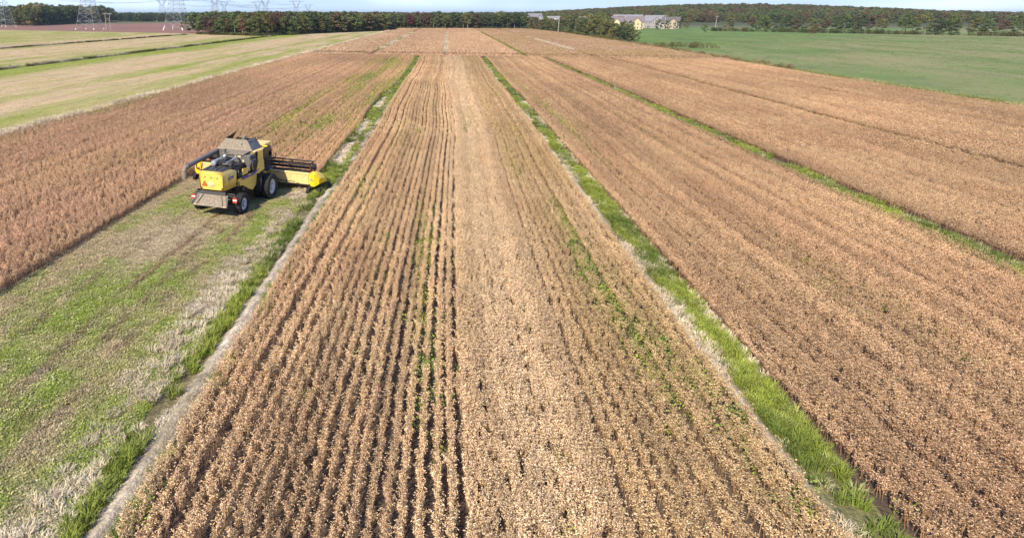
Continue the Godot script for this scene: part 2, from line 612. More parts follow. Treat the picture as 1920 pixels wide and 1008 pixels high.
func soy_mesh(length: float, plants: int, pods: int, pod: Vector2, stem: float, seed_value: int) -> ArrayMesh:
	# a short piece of a row of ripe, leafless soybeans: stems, side branches and hanging pods
	var r := RandomNumberGenerator.new()
	r.seed = seed_value
	var s := Shape.new()
	for i in plants:
		var z := (float(i) + 0.5) / plants * length - length / 2.0 + r.randf_range(-0.05, 0.05)
		var x := r.randf_range(-0.04, 0.04)
		var high := r.randf_range(0.62, 0.86)
		var lean := Vector3(r.randf_range(-0.1, 0.1), 0, r.randf_range(-0.1, 0.1))
		var foot := Vector3(x, 0, z)
		var top := foot + Vector3(0, high, 0) + lean
		var bones := [[foot, top]]
		for b in 4:
			var t := r.randf_range(0.15, 0.6)
			var a := r.randf() * TAU
			var start := foot.lerp(top, t)
			var reach := r.randf_range(0.05, 0.135)
			bones.append([start, start + Vector3(cos(a) * reach, high * (0.95 - t) * r.randf_range(0.5, 0.95), sin(a) * reach)])
		for b in bones:
			var k := r.randf_range(0.55, 0.9)
			s.color = Color(0.62 * k, 0.52 * k, 0.45 * k)
			var d: Vector3 = (b[1] - b[0]).normalized()
			var across := d.cross(Vector3(r.randf_range(-1, 1), 0.1, r.randf_range(-1, 1))).normalized() * stem
			s.leaf(b[0] - across, b[0] + across, b[1] + across * 0.5, b[1] - across * 0.5)
		for p in pods:
			var b: Array = bones[r.randi() % bones.size()]
			var at: Vector3 = (b[0] as Vector3).lerp(b[1], 0.15 + 0.85 * sqrt(r.randf()))
			var a := r.randf() * TAU
			var d := Vector3(cos(a), r.randf_range(-0.9, 0.7), sin(a)).normalized()
			var across := d.cross(Vector3(r.randf_range(-1, 1), r.randf_range(-0.6, 0.6), r.randf_range(-1, 1))).normalized()
			var k := r.randf_range(0.55, 1.32)
			var warm := r.randf()
			s.color = Color(1.0 * k, lerpf(0.9, 1.05, warm) * k, lerpf(0.75, 1.1, warm) * k)
			var l := pod.x * r.randf_range(0.7, 1.2)
			var w := pod.y * r.randf_range(0.7, 1.2)
			s.leaf(at, at + d * l * 0.5 + across * w * 0.5, at + d * l, at + d * l * 0.5 - across * w * 0.5)
	return s.mesh(M.crop)


func weed_mesh(spread_by: float, high: float, leaves: int, leaf_size: float, seed_value: int) -> ArrayMesh:
	var r := RandomNumberGenerator.new()
	r.seed = seed_value
	var s := Shape.new()
	for i in leaves:
		var a := r.randf() * TAU
		var q := sqrt(r.randf()) * spread_by
		var at := Vector3(cos(a) * q, high * r.randf_range(0.15, 1.0), sin(a) * q)
		var d := Vector3(cos(a + r.randf_range(-1, 1)), r.randf_range(-0.2, 0.8), sin(a + r.randf_range(-1, 1))).normalized()
		var across := d.cross(Vector3(r.randf_range(-0.5, 0.5), 1, r.randf_range(-0.5, 0.5))).normalized()
		var k := r.randf_range(0.6, 1.3)
		s.color = Color(k * r.randf_range(0.85, 1.25), k, k * 0.9)
		var l := leaf_size * r.randf_range(0.6, 1.3)
		s.leaf(at, at + d * l * 0.5 + across * l * 0.28, at + d * l, at + d * l * 0.5 - across * l * 0.28)
	return s.mesh(M.blades)


func grass_mesh(spread_by: float, high: float, count: int, width: float, seed_value: int) -> ArrayMesh:
	var r := RandomNumberGenerator.new()
	r.seed = seed_value
	var s := Shape.new()
	for i in count:
		var a := r.randf() * TAU
		var q := sqrt(r.randf()) * spread_by
		var at := Vector3(cos(a) * q, 0, sin(a) * q)
		var b := a + r.randf_range(-1.5, 1.5)
		var h := high * r.randf_range(0.5, 1.1)
		var out := Vector3(cos(b), 0, sin(b))
		var across := out.cross(Vector3.UP).rotated(Vector3.UP, r.randf_range(-0.8, 0.8)) * width * 0.5
		var mid := at + out * h * 0.18 + Vector3(0, h * 0.65, 0)
		var tip := at + out * h * r.randf_range(0.35, 0.8) + Vector3(0, h * r.randf_range(0.7, 1.0), 0)
		var k := r.randf_range(0.65, 1.25)
		s.color = Color(k * r.randf_range(0.9, 1.15), k, k)
		s.leaf(at - across, at + across, mid + across * 0.8, mid - across * 0.8)
		s.leaf(mid - across * 0.8, mid + across * 0.8, tip + across * 0.1, tip - across * 0.1)
	return s.mesh(M.blades)


func blob(x: float, z: float, cx: float, cz: float, rx: float, rz: float) -> float:
	return exp(-pow((x - cx) / rx, 2.0) - pow((z - cz) / rz, 2.0))


func weediness(x: float, z: float) -> float:
	var w := 0.0
	if x < -9.0:
		if x > -19.0 and z < -44.0:
			var run := clampf((-z - 42.0) / 18.0, 0.0, 1.0) * clampf((z + 175.0) / 30.0, 0.0, 1.0)
			w = clampf(0.24 + 1.5 * patchy.get_noise_2d(x * 7.0, z * 0.5), 0.0, 0.9) * run
			w += 0.95 * blob(x, z, -13.2, -140.0, 1.0, 26.0) + 0.5 * blob(x, z, -15.0, -115.0, 1.6, 16.0) + 0.6 * blob(x, z, -12.0, -64.0, 0.5, 16.0)
			w += 0.35 * blob(x, z, -15.2, -62.0, 1.4, 14.0)
		elif x < -40.6:
			w = clampf(0.35 + 0.8 * patchy.get_noise_2d(x, z * 0.6), 0.0, 0.8)
		else:
			w = 0.5 * blob(x, z, -20.3, -82.0, 0.25, 7.0)
	elif x < 9.7:
		w = 0.85 * blob(x, z, -0.75, -28.0, 0.42, 7.5) + 0.5 * blob(x, z, -2.6, -27.0, 0.35, 4.0) + 0.5 * blob(x, z, -0.1, -18.0, 0.5, 3.0)
		w += 0.9 * blob(x, z, 6.9, -28.4, 0.55, 3.4) + 0.8 * blob(x, z, 7.1, -35.0, 0.5, 4.5) + 0.4 * blob(x, z, 7.6, -23.0, 0.8, 3.0) + 0.5 * blob(x, z, 5.6, -52.0, 0.4, 9.0)
		w += 0.45 * blob(x, z, -5.2, -40.0, 0.9, 6.0) + 0.45 * blob(x, z, -3.6, -56.0, 1.2, 5.0) + 0.35 * blob(x, z, 2.4, -60.0, 0.25, 14.0) + 0.3 * blob(x, z, 1.1, -23.5, 0.3, 3.0)
		w += 0.4 * clampf(1.0 - (x + 7.15) / 0.6, 0.0, 1.0)
		w += clampf(0.9 * patchy.get_noise_2d(x * 5.0 + 31.0, z * 0.7) - 0.28, 0.0, 0.5) * (1.0 if x < 0.5 or x > 5.0 else 0.3)
	else:
		w = 0.9 * blob(x, z, 13.0, -66.0, 0.25, 16.0) + 0.5 * blob(x, z, 12.5, -100.0, 0.25, 30.0) + 0.3 * blob(x, z, 20.0, -60.0, 0.3, 12.0)
		w += clampf(0.8 * patchy.get_noise_2d(x * 4.0, z * 0.5) - 0.34, 0.0, 0.4)
	return w


func soy_tint(x: float, z: float) -> Color:
	var n := wide.get_noise_2d(x * 2.0, z * 0.8)
	var p := patchy.get_noise_2d(x * 2.5, z * 1.2)
	var c: Color
	if x < -9.0:
		c = Color(0.75, 0.485, 0.31).lerp(Color(0.71, 0.485, 0.275), clampf(0.5 + p, 0.0, 1.0))
		if x > -18.7:
			c = c.lerp(Color(0.60, 0.40, 0.20), 0.4)
	elif x < 9.8:
		c = Color(0.79, 0.57, 0.33).lerp(Color(0.69, 0.46, 0.265), clampf(0.45 + 1.2 * p, 0.0, 1.0))
		var light := exp(-pow((x - 2.7 + 0.3 * sin(z * 0.1)) / 2.1, 2.0))
		c = c.lerp(Color(0.88, 0.69, 0.45), 0.8 * light)
		if x > 5.0: c = c.lerp(Color(0.70, 0.52, 0.26), clampf(0.4 + p, 0.0, 0.7))
	else:
		c = Color(0.73, 0.505, 0.295).lerp(Color(0.65, 0.425, 0.25), clampf(0.5 + 1.3 * p, 0.0, 1.0))
	var b := 1.0 + 0.36 * n
	return Color(c.r * b, c.g * b, c.b * b)


func uncut(x: float, z: float) -> bool:
	if x < -18.75 or x > -8.2:
		return true
	if x > -9.25:
		return z < -99.0 + 3.0 * sin(x * 9.0)
	return z < -40.0 + 0.1 * (x + 13.4)


func plant_strip(label: String, x0: float, x1: float, z_far: float, z_near: float, looseness: float) -> void:
	var root := mass("soybean_crop", label)
	var weeds := mass("weeds", "green weeds growing among " + label.trim_prefix("ripe "))
	var near: Array[Copies] = []
	var middle: Array[Copies] = []
	for i in soy_near.size(): near.append(Copies.new())
	for i in soy_mid.size(): middle.append(Copies.new())
	var leafy := Copies.new()
	var n := int((x1 - x0) / 0.385)
	for i in n:
		var row := x0 + (i + 0.5) * (x1 - x0) / n
		var vigour := rng.randf_range(0.86, 1.06)
		var shift := rng.randf_range(-0.04, 0.04)
		if i % 11 == 4 and x0 > -20.0: vigour *= 0.76
		var row_tone := rng.randf_range(0.83, 1.13)
		var z := z_near
		while z > z_far:
			var is_near := z > -58.0
			var step := 0.24 if is_near else 0.42
			z -= step
			if not seen(row, z, 8.0) or not uncut(row, z):
				continue
			var bend := 0.22 * sin(z * 0.075 + row * 0.12) + 0.1 * sin(z * 0.21 + 2.0) * clampf((-z - 30.0) / 40.0, 0.0, 1.0)
			if x0 < -20.0: bend *= 0.5
			var loose := looseness
			if looseness < 0.05 and row > 1.0 and row < 4.5: loose = 0.125
			elif looseness < 0.05 and row >= 4.5: loose = 0.035
			var x := row + shift + bend + rng.randf_range(-loose, loose)
			x = clampf(x, x0 + 0.12, x1 - 0.12)
			var w := weediness(x, z)
			if rng.randf() < w:
				var g := Color(0.20, 0.29, 0.04).lerp(Color(0.40, 0.41, 0.06), clampf(0.5 + 1.5 * patchy.get_noise_2d(z, x * 3.0), 0.0, 1.0))
				var b := rng.randf_range(0.8, 1.2)
				leafy.put(Vector3(x + 0.19, 0, z), rng.randf() * TAU, Vector3.ONE * rng.randf_range(0.8, 1.25) * (1.0 if is_near else 1.45), Color(g.r * b, g.g * b, g.b * b))
				if rng.randf() < 0.55:
					continue
			var c := soy_tint(x, z)
			c = c.lerp(Color(0.42, 0.40, 0.12), clampf(w * 0.5 * rng.randf(), 0.0, 0.5))
			var b := row_tone * rng.randf_range(0.84, 1.18)
			c = Color(c.r * b, c.g * b, c.b * b)
			var high := vigour * rng.randf_range(0.88, 1.1) * (1.0 + 0.12 * patchy.get_noise_2d(x * 2.0, z * 2.0))
			var flip := PI if rng.randf() < 0.5 else 0.0
			var size := Vector3(rng.randf_range(0.85, 1.1), high, 1.0)
			var lean := Vector2(rng.randf_range(-0.1, 0.1), rng.randf_range(-0.1, 0.1))
			var pool := near if is_near else middle
			if loose > 0.12 and x0 > -10.0 and x0 < 0.0:
				pool[rng.randi() % pool.size()].put(Vector3(x + rng.randf_range(0.1, 0.28), 0, z + rng.randf_range(-0.1, 0.1)), flip, size * Vector3(1, 0.86, 1), c, lean)
			pool[rng.randi() % pool.size()].put(Vector3(x, 0, z), flip + rng.randf_range(-0.15, 0.15), size, c, lean)
	for i in near.size(): spread("near_rows", near[i], soy_near[i], root)
	for i in middle.size(): spread("distant_rows", middle[i], soy_mid[i], root)
	if leafy.count: spread("weed_clumps", leafy, weed_clump, weeds)
	else: weeds.free()


var soy_near: Array[ArrayMesh] = []
var soy_mid: Array[ArrayMesh] = []
var soy_far: Array[ArrayMesh] = []
var weed_clump: ArrayMesh


func crops() -> void:
	for i in 4: soy_near.append(soy_mesh(0.3, 4, 34, Vector2(0.062, 0.021), 0.006, 50 + i))
	for i in 4: soy_mid.append(soy_mesh(0.5, 5, 20, Vector2(0.10, 0.042), 0.009, 70 + i))
	for i in 3: soy_far.append(soy_mesh(1.2, 9, 18, Vector2(0.20, 0.10), 0.012, 90 + i))
	weed_clump = weed_mesh(0.24, 0.42, 44, 0.085, 120)
	plant_strip("ripe reddish brown soybeans left of the combine", -42.2, -18.75, -175.3, -18.0, 0.15)
	plant_strip("ripe soybeans straight ahead of the combine", -18.75, -8.3, -175.3, -39.0, 0.05)
	plant_strip("ripe tan soybeans in the rows between the two drain strips", -7.05, 9.6, -175.3, -6.0, 0.03)
	plant_strip("ripe soybeans right of the wide drain strip", 11.25, 26.45, -175.3, -10.0, 0.05)
	plant_strip("ripe soybeans in the second strip on the right", 28.25, 43.85, -175.3, -16.0, 0.05)
	plant_strip("ripe soybeans in the third strip on the right", 44.95, 60.25, -175.3, -26.0, 0.05)
	plant_strip("ripe soybeans in the outermost strip on the right", 61.25, 73.0, -175.3, -36.0, 0.05)
	# beyond the cross strip: the far rows, seen as one brown cover
	var root := mass("soybean_crop", "ripe brown soybeans of the far strips before the wood")
	var far: Array[Copies] = []
	for i in 3: far.append(Copies.new())
	var z := -176.0
	while z > -526.0:
		z -= lerpf(0.9, 1.5, clampf((-z - 176.0) / 300.0, 0.0, 1.0))
		var left := -41.5
		if z < -468.0: left = -41.0 + rng.randf_range(-0.5, 0.5)
		var right := 74.0 + 3.0 * clampf((-z - 240.0) / 100.0, 0.0, 1.0)
		var x := left
		while x < right:
			x += 0.55
			if z < -188.0 + 0.5 * sin(x * 0.4) and z > -191.5 + 0.6 * sin(x * 0.23) and rng.randf() > (0.6 if x > 24.0 else 0.12): continue
			var band := exp(-pow((z + 185.0) / 3.0, 2.0))
			var high := 1.0 - 0.45 * band
			for gap: Array in [[-22.0, 0.9], [0.1, 0.7], [23.0, 0.8], [42.0, 1.0]]:
				if absf(x - gap[0]) < gap[1]: high = 0.25
			if not seen(x, z, 8.0): continue
			var c := soy_tint(x * 0.5 + 20.0, z * 0.6).lerp(Color(0.61, 0.40, 0.255), 0.6).lerp(Color(0.50, 0.30, 0.165), 0.75 * band)
			var plot := 0.93 if x < -22.0 else (1.0 if x < 0.1 else (1.03 if x < 23.0 else (0.86 if x < 42.0 else 0.82)))
			c = Color(c.r * plot, c.g * plot, c.b * plot)
			if x > 23.0: c = c.lerp(Color(0.46, 0.33, 0.14), clampf(0.3 + 0.8 * wide.get_noise_2d(x * 2.0, z), 0.0, 0.6))
			var b := rng.randf_range(0.88, 1.12)
			far[rng.randi() % 3].put(Vector3(x + rng.randf_range(-0.2, 0.2), 0, z), rng.randf_range(-0.2, 0.2) + (PI if rng.randf() < 0.5 else 0.0), Vector3(rng.randf_range(0.9, 1.2), high * rng.randf_range(0.9, 1.1), 1.1), Color(c.r * b, c.g * b, c.b * b))
	for i in 3: spread("far_rows", far[i], soy_far[i], root)


func grass_run(label: String, called: String, x0: Callable, x1: Callable, z_near: float, z_far: float, per_metre: float, color: Callable, size: Vector2, keep: Callable) -> void:
	var root := mass(called, label)
	var k := Copies.new()
	var z := z_near
	while z > z_far:
		var d := clampf(-z / 45.0, 0.7, 4.0)
		z -= d / per_metre
		var a: float = x0.call(z)
		var b: float = x1.call(z)
		var x := rng.randf_range(a, b)
		if not seen(x, z, 4.0) or rng.randf() > keep.call(x, z): continue
		var c: Color = color.call(x, z)
		var l := rng.randf_range(0.8, 1.25)
		var w := pow(d, 0.55)
		k.put(Vector3(x, 0, z), rng.randf() * TAU, Vector3(w, rng.randf_range(size.x, size.y), w), Color(c.r * l, c.g * l, c.b * l))
	spread("tufts", k, tuft, root)


var tuft: ArrayMesh
var stub: ArrayMesh
var stub_blades: ArrayMesh


func grasses() -> void:
	tuft = grass_mesh(0.2, 0.42, 42, 0.026, 140)
	stub = weed_mesh(0.19, 0.12, 30, 0.062, 150)
	var at := func(x: float) -> Callable:
		return func(_z: float) -> float: return x
	var all := func(_x: float, _z: float) -> float: return 1.0
	var green := func(x: float, z: float) -> Color:
		return (Color(0.135, 0.19, 0.025) if rng.randf() < 0.86 else Color(0.50, 0.44, 0.25)).lerp(Color(0.30, 0.355, 0.045), clampf(0.5 + 1.6 * patchy.get_noise_2d(x * 4.0, z * 2.0), 0.0, 1.0))
	var dry := func(x: float, z: float) -> Color:
		return Color(0.62, 0.51, 0.34).lerp(Color(0.80, 0.69, 0.48), clampf(0.5 + 1.6 * patchy.get_noise_2d(x * 4.0, z * 2.0), 0.0, 1.0))
	var some := func(low: float, seed_shift: float) -> Callable:
		return func(_x: float, z: float) -> float: return clampf(low + 1.8 * patchy.get_noise_2d(seed_shift, z * 2.5), 0.0, 1.0)
	grass_run("bright green grass along the drain strip beside the cut ground", "grass", at.call(-8.45), at.call(-7.9), -6.0, -39.0, 10.0, green, Vector2(0.4, 1.25), some.call(0.8, 3.0))
	grass_run("pale dry grass between the cut ground and the drain strip", "dry_grass", func(z: float) -> float: return -9.7 + 0.5 * patchy.get_noise_2d(1.0, z * 2.0), at.call(-8.4), -6.0, -40.0, 11.0, dry, Vector2(0.3, 0.95), some.call(0.5, 9.0))
	grass_run("thin dry grass lying over the dirt bank beside the middle rows", "dry_grass", at.call(-7.9), at.call(-7.2), -6.0, -39.0, 7.0, dry, Vector2(0.12, 0.35), some.call(0.45, 29.0))
	grass_run("green grass at the foot of the dirt bank along the middle rows", "grass", at.call(-7.25), at.call(-7.0), -6.0, -39.0, 4.0, green, Vector2(0.3, 0.7), some.call(0.4, 14.0))
	grass_run("green grass of the drain strip ahead of the combine", "grass", func(z: float) -> float: return -9.2 if z > -97.0 else -8.2, at.call(-7.45), -40.0, -172.0, 15.0, green, Vector2(0.5, 1.1), func(x: float, z: float) -> float: return 0.9 if x > -8.0 or z < -88.0 else clampf(0.22 - 1.6 * patchy.get_noise_2d(x * 4.0, z * 1.6), 0.0, 1.0))
	grass_run("pale dry grass lying in the drain strip ahead of the combine", "dry_grass", at.call(-9.1), at.call(-7.2), -41.0, -150.0, 6.0, dry, Vector2(0.3, 0.8), func(x: float, z: float) -> float: return clampf(0.2 + 2.0 * patchy.get_noise_2d(x * 4.0, z * 1.6), 0.0, 1.0))
	grass_run("green grass of the wide drain strip right of the middle rows", "grass", at.call(10.1), at.call(11.1), -8.0, -174.0, 19.0, green, Vector2(0.4, 1.2), some.call(0.95, 12.0))
	grass_run("pale dry grass along the left edge of the wide drain strip", "dry_grass", at.call(9.55), at.call(10.25), -8.0, -150.0, 9.0, dry, Vector2(0.4, 0.9), some.call(0.45, 21.0))
	grass_run("pale dry grass along the right edge of the wide drain strip", "dry_grass", at.call(10.9), at.call(11.35), -8.0, -90.0, 6.0, dry, Vector2(0.4, 1.0), some.call(0.3, 33.0))
	grass_run("green grass between the first and second right-hand strips", "grass", at.call(26.5), at.call(28.1), -15.0, -174.0, 20.0, green, Vector2(0.6, 1.4), some.call(0.8, 41.0))
	grass_run("green grass between the second and third right-hand strips", "grass", at.call(43.9), at.call(44.9), -22.0, -174.0, 12.0, green, Vector2(0.5, 1.0), some.call(0.75, 45.0))
	grass_run("green grass before the outermost right-hand strip", "grass", at.call(60.3), at.call(61.2), -30.0, -174.0, 12.0, green, Vector2(0.5, 1.0), some.call(0.75, 49.0))
	grass_run("tall olive and dry grass along the edge of the lawn", "grass", at.call(73.0), at.call(77.0), -40.0, -300.0, 20.0, func(x: float, z: float) -> Color: return Color(0.22, 0.25, 0.06).lerp(Color(0.45, 0.38, 0.16), clampf(0.5 + 1.6 * patchy.get_noise_2d(x, z), 0.0, 1.0)), Vector2(0.8, 2.0), all)
	grass_run("pale dry grass fringe along the left edge of the soybeans", "dry_grass", at.call(-44.0), at.call(-42.4), -34.0, -460.0, 26.0, dry, Vector2(1.2, 2.6), some.call(0.65, 55.0))
	grass_run("olive weeds just inside the left edge of the soybeans", "weeds", at.call(-42.5), at.call(-40.8), -34.0, -140.0, 16.0, func(x: float, z: float) -> Color: return Color(0.20, 0.22, 0.05), Vector2(0.8, 1.6), some.call(0.3, 66.0))
	for f in [[-98.4, -97.5, "dark tall weeds in the ditch between the two nearer mown fields"], [-158.2, -156.8, "dark tall weeds in the ditch before the farthest mown field"]]:
		grass_run(f[2], "weeds", at.call(f[0]), at.call(f[1]), -60.0, -345.0, 22.0, func(x: float, z: float) -> Color:
			return Color(0.13, 0.13, 0.04).lerp(Color(0.60, 0.52, 0.38), clampf(3.0 * patchy.get_noise_2d(x * 0.5, z * 0.8) - 0.2, 0.0, 0.9)), Vector2(0.8, 2.4), some.call(0.9, f[0]))
	# far drain lines beyond the cross strip
	for f in [[-22.9, -21.2, -202.0, -405.0, 0.5, "pale and green drain line, leftmost of the far strips"], [-0.6, 0.7, -192.0, -410.0, 0.35, "pale patchy drain line straight ahead among the far strips"], [40.8, 43.4, -216.0, -340.0, 0.75, "pale sandy drain line on the right of the far strips"]]:
		var wander: float = f[0]
		grass_run(f[5], "dry_grass", at.call(f[0]), at.call(f[1]), f[2], f[3], 44.0, func(x: float, z: float) -> Color:
			return Color(0.68, 0.58, 0.42).lerp(Color(0.32, 0.33, 0.07), clampf(2.5 * patchy.get_noise_2d(wander, z * 0.9) + (0.5 if z > -235.0 and wander < -10.0 else -0.1), 0.0, 1.0)), Vector2(1.5, 2.6), some.call(f[4] + 0.2, wander))
	grass_run("olive green drain line among the far strips", "grass", at.call(22.2), at.call(24.0), -190.0, -415.0, 22.0, func(x: float, z: float) -> Color: return Color(0.33, 0.30, 0.07), Vector2(1.5, 2.4), some.call(0.55, 77.0))
	stub_blades = grass_mesh(0.2, 0.13, 44, 0.016, 151)
	var lawn := mass("grass", "rough tufts of the meadow on the right")
	var tufts := Copies.new()
	for i in 26000:
		var z := -50.0 - 380.0 * pow(rng.randf(), 1.3)
		var x := 76.0 + rng.randf() * 300.0
		if not seen(x, z, 3.0): continue
		var hay := clampf(0.5 + 1.4 * patchy.get_noise_2d(x * 0.9, z * 0.3), 0.0, 1.0)
		var c := Color(0.16, 0.26, 0.04).lerp(Color(0.42, 0.37, 0.16), hay * 0.8)
		var b := rng.randf_range(0.75, 1.3)
		var w := clampf(-z / 60.0, 1.0, 4.0)
		tufts.put(Vector3(x, -0.03, z), rng.randf() * TAU, Vector3(w, rng.randf_range(0.6, 2.0), w), Color(c.r * b, c.g * b, c.b * b))
	spread("tufts", tufts, stub, lawn)
	# short growth on the cut ground
	var root := mass("stubble", "short green regrowth and straw on the cut ground behind the combine")
	var k := Copies.new()
	var blades := Copies.new()
	for i in 36000:
		var x := rng.randf_range(-18.7, -8.7)
		var z := rng.randf_range(-40.0, -9.0)
		if not seen(x, z, 3.0): continue
		var c := swath_color(x, z)
		var b := rng.randf_range(0.75, 1.25)
		var straw := rng.randf() < 0.2
		if straw: c = c.lerp(PALE_STRAW, 0.55)
		if c.r > c.g * 1.35 and rng.randf() < 0.65: continue
		(blades if i % 5 < 3 else k).put(Vector3(x, 0, z), rng.randf() * TAU, Vector3(1, rng.randf_range(0.3, 1.1), 1), Color(c.r * b, c.g * b, c.b * b))
	spread("low_plants", k, stub, root)
	spread("short_blades", blades, stub_blades, root)
	# broken lines of crop residue and soil left by the wheels
	var residue := mass("crop_residue", "dark broken lines of residue along the wheel tracks behind the combine")
	var bits := Copies.new()
	for line in [[-13.4, -33.0, -22.0], [-12.75, -32.0, -25.5], [-12.1, -36.0, -21.0], [-11.35, -38.0, -23.5]]:
		var at_z: float = line[1]
		while at_z < line[2]:
			at_z += rng.randf_range(0.1, 0.2)
			if patchy.get_noise_2d(line[0] * 9.0, at_z * 5.0) < -0.08: continue
			var b := rng.randf_range(0.7, 1.2)
			bits.put(Vector3(line[0] + 0.12 * sin(at_z * 0.4) + rng.randf_range(-0.07, 0.07), -0.03, at_z), rng.randf() * TAU, Vector3(0.8, rng.randf_range(0.15, 0.32), 0.8), Color(0.46 * b, 0.30 * b, 0.17 * b))
	spread("residue_bits", bits, soy_near[0], residue)
	# mown fields: thin tufts that break up the surface
	root = mass("stubble", "short stubble and grass of the mown fields on the left")
	k = Copies.new()
	for i in 60000:
		var z := -34.0 - 330.0 * pow(rng.randf(), 1.6)
		var x := -43.5 - rng.randf() * minf(-z * 0.95, 220.0)
		if z < wood_line(x) + 4.0 or not seen(x, z, 3.0): continue
		if absf(x + 98.0) < 0.9 or absf(x + 157.5) < 1.2: continue
		var c := stubble_color(x, z)
		var b := rng.randf_range(0.85, 1.3)
		var w := clampf(-z / 60.0, 0.9, 3.5)
		k.put(Vector3(x, 0, z), rng.randf() * TAU, Vector3(w, rng.randf_range(0.4, 1.2), w), Color(c.r * b, c.g * b, c.b * b))
	spread("low_plants", k, stub, root)


# ---------------------------------------------------------------- trees
func crown_mesh(kind: String, seed_value: int, leaves: int, leaf_size: float) -> ArrayMesh:
	# a crown for a tree one metre high: lobes of leaf clumps with gaps between
	var r := RandomNumberGenerator.new()
	r.seed = seed_value
	var s := Shape.new()
	var lobes := []
	if kind == "spruce":
		for i in 9:
			var t := (i + 0.5) / 9.0
			for q in 3:
				var a := r.randf() * TAU
				var reach := 0.17 * (1.0 - t) + 0.02
				lobes.append([Vector3(cos(a) * reach * 0.6, 0.14 + 0.84 * t, sin(a) * reach * 0.6), Vector3(reach, 0.055, reach), r.randf_range(0.8, 1.15)])
	else:
		var low := 0.12 if kind == "bush" else 0.36
		var broad := 0.30 if kind == "bush" else 0.21
		for i in 13:
			var t := (i + 0.5) / 13.0
			var a := i * 2.4 + r.randf_range(-0.5, 0.5)
			var y := lerpf(low, 0.9, t)
			var reach: float = broad * sqrt(maxf(0.05, 1.0 - pow(absf((y - lerpf(low, 0.9, 0.42)) / (0.95 - low)) * 1.5, 2.0))) * r.randf_range(0.65, 1.1)
			var size := r.randf_range(0.085, 0.15)
			lobes.append([Vector3(cos(a) * reach, y, sin(a) * reach), Vector3(size * 1.15, size * 0.8, size * 1.15), r.randf_range(0.7, 1.25)])
		lobes.append([Vector3(r.randf_range(-0.05, 0.05), 0.92, r.randf_range(-0.05, 0.05)), Vector3(0.1, 0.08, 0.1), 1.1])
	for i in leaves:
		var lobe: Array = lobes[i % lobes.size()]
		var d := Vector3(r.randfn(), r.randfn(), r.randfn()).normalized()
		if d.y < -0.3: d.y *= 0.5
		var at: Vector3 = lobe[0] + d * (lobe[1] as Vector3) * pow(r.randf(), 0.35)
		var facing := (d + Vector3(r.randfn(), r.randfn() + 0.5, r.randfn()) * 0.55).normalized()
		var u := facing.cross(Vector3(r.randfn(), r.randfn(), r.randfn())).normalized()
		var w := facing.cross(u)
		var size := leaf_size * r.randf_range(0.6, 1.3)
		var k: float = lobe[2] * r.randf_range(0.75, 1.25)
		s.color = Color(k * r.randf_range(0.9, 1.15), k, k * r.randf_range(0.8, 1.1))
		s.leaf(at - u * size * 0.5, at + w * size * 0.35, at + u * size * 0.5, at - w * size * 0.35)
	return s.mesh(M.foliage)


func trunk_mesh(pale: bool, bushy: bool) -> ArrayMesh:
	var s := Shape.new()
	s.taper(Vector3.ZERO, Vector3(0.004, 0.45, 0.003), 0.017, 0.011, 7)
	s.taper(Vector3(0.004, 0.45, 0.003), Vector3(-0.01, 0.86, 0.0), 0.011, 0.004, 6)
	if not bushy:
		for b in [[0.38, 0.9, 0.16], [0.45, 3.0, 0.15], [0.55, 5.0, 0.14], [0.62, 1.9, 0.12]]:
			var a: float = b[1]
			s.taper(Vector3(0.003, b[0], 0.0), Vector3(cos(a) * b[2], b[0] + b[2] * 0.9, sin(a) * b[2]), 0.006, 0.003, 5)
	return s.mesh(M.pale_bark if pale else M.bark)


var crowns := {}
var trunks := {}
var looks := {}
var tree_count := 0


func tree(called: String, label: String, at: Vector2, high: float, kind: String, look: String, group: String, pale := false) -> void:
	tree_count += 1
	var o := thing(called, label, "tree", Vector3(at.x, -0.05, at.y), rng.randf() * TAU, group)
	o.scale = Vector3(rng.randf_range(0.9, 1.4), 1, rng.randf_range(0.9, 1.4)) * high
	var crown := MeshInstance3D.new()
	crown.name = "crown"
	var pool: Array = crowns[kind]
	crown.mesh = pool[rng.randi() % pool.size()]
	crown.material_override = looks[look]
	o.add_child(crown, true)
	var trunk := MeshInstance3D.new()
	trunk.name = "trunk"
	trunk.mesh = trunks["pale" if pale else ("bush" if kind == "bush" else "bark")]
	o.add_child(trunk, true)


var look_words := {"green": "mid green", "dark": "dark green", "olive": "olive green", "yellow": "yellowing", "orange": "orange brown", "rust": "rust red", "plum": "dull purple", "scarlet": "deep red", "pine": "blackish green"}


func ordinal(n: int) -> String:
	var end := "th"
	if n % 100 < 11 or n % 100 > 13: end = {1: "st", 2: "nd", 3: "rd"}.get(n % 10, "th")
	return "%d%s" % [n, end]


func pick_look(mix: Array) -> String:
	return mix[rng.randi() % mix.size()]


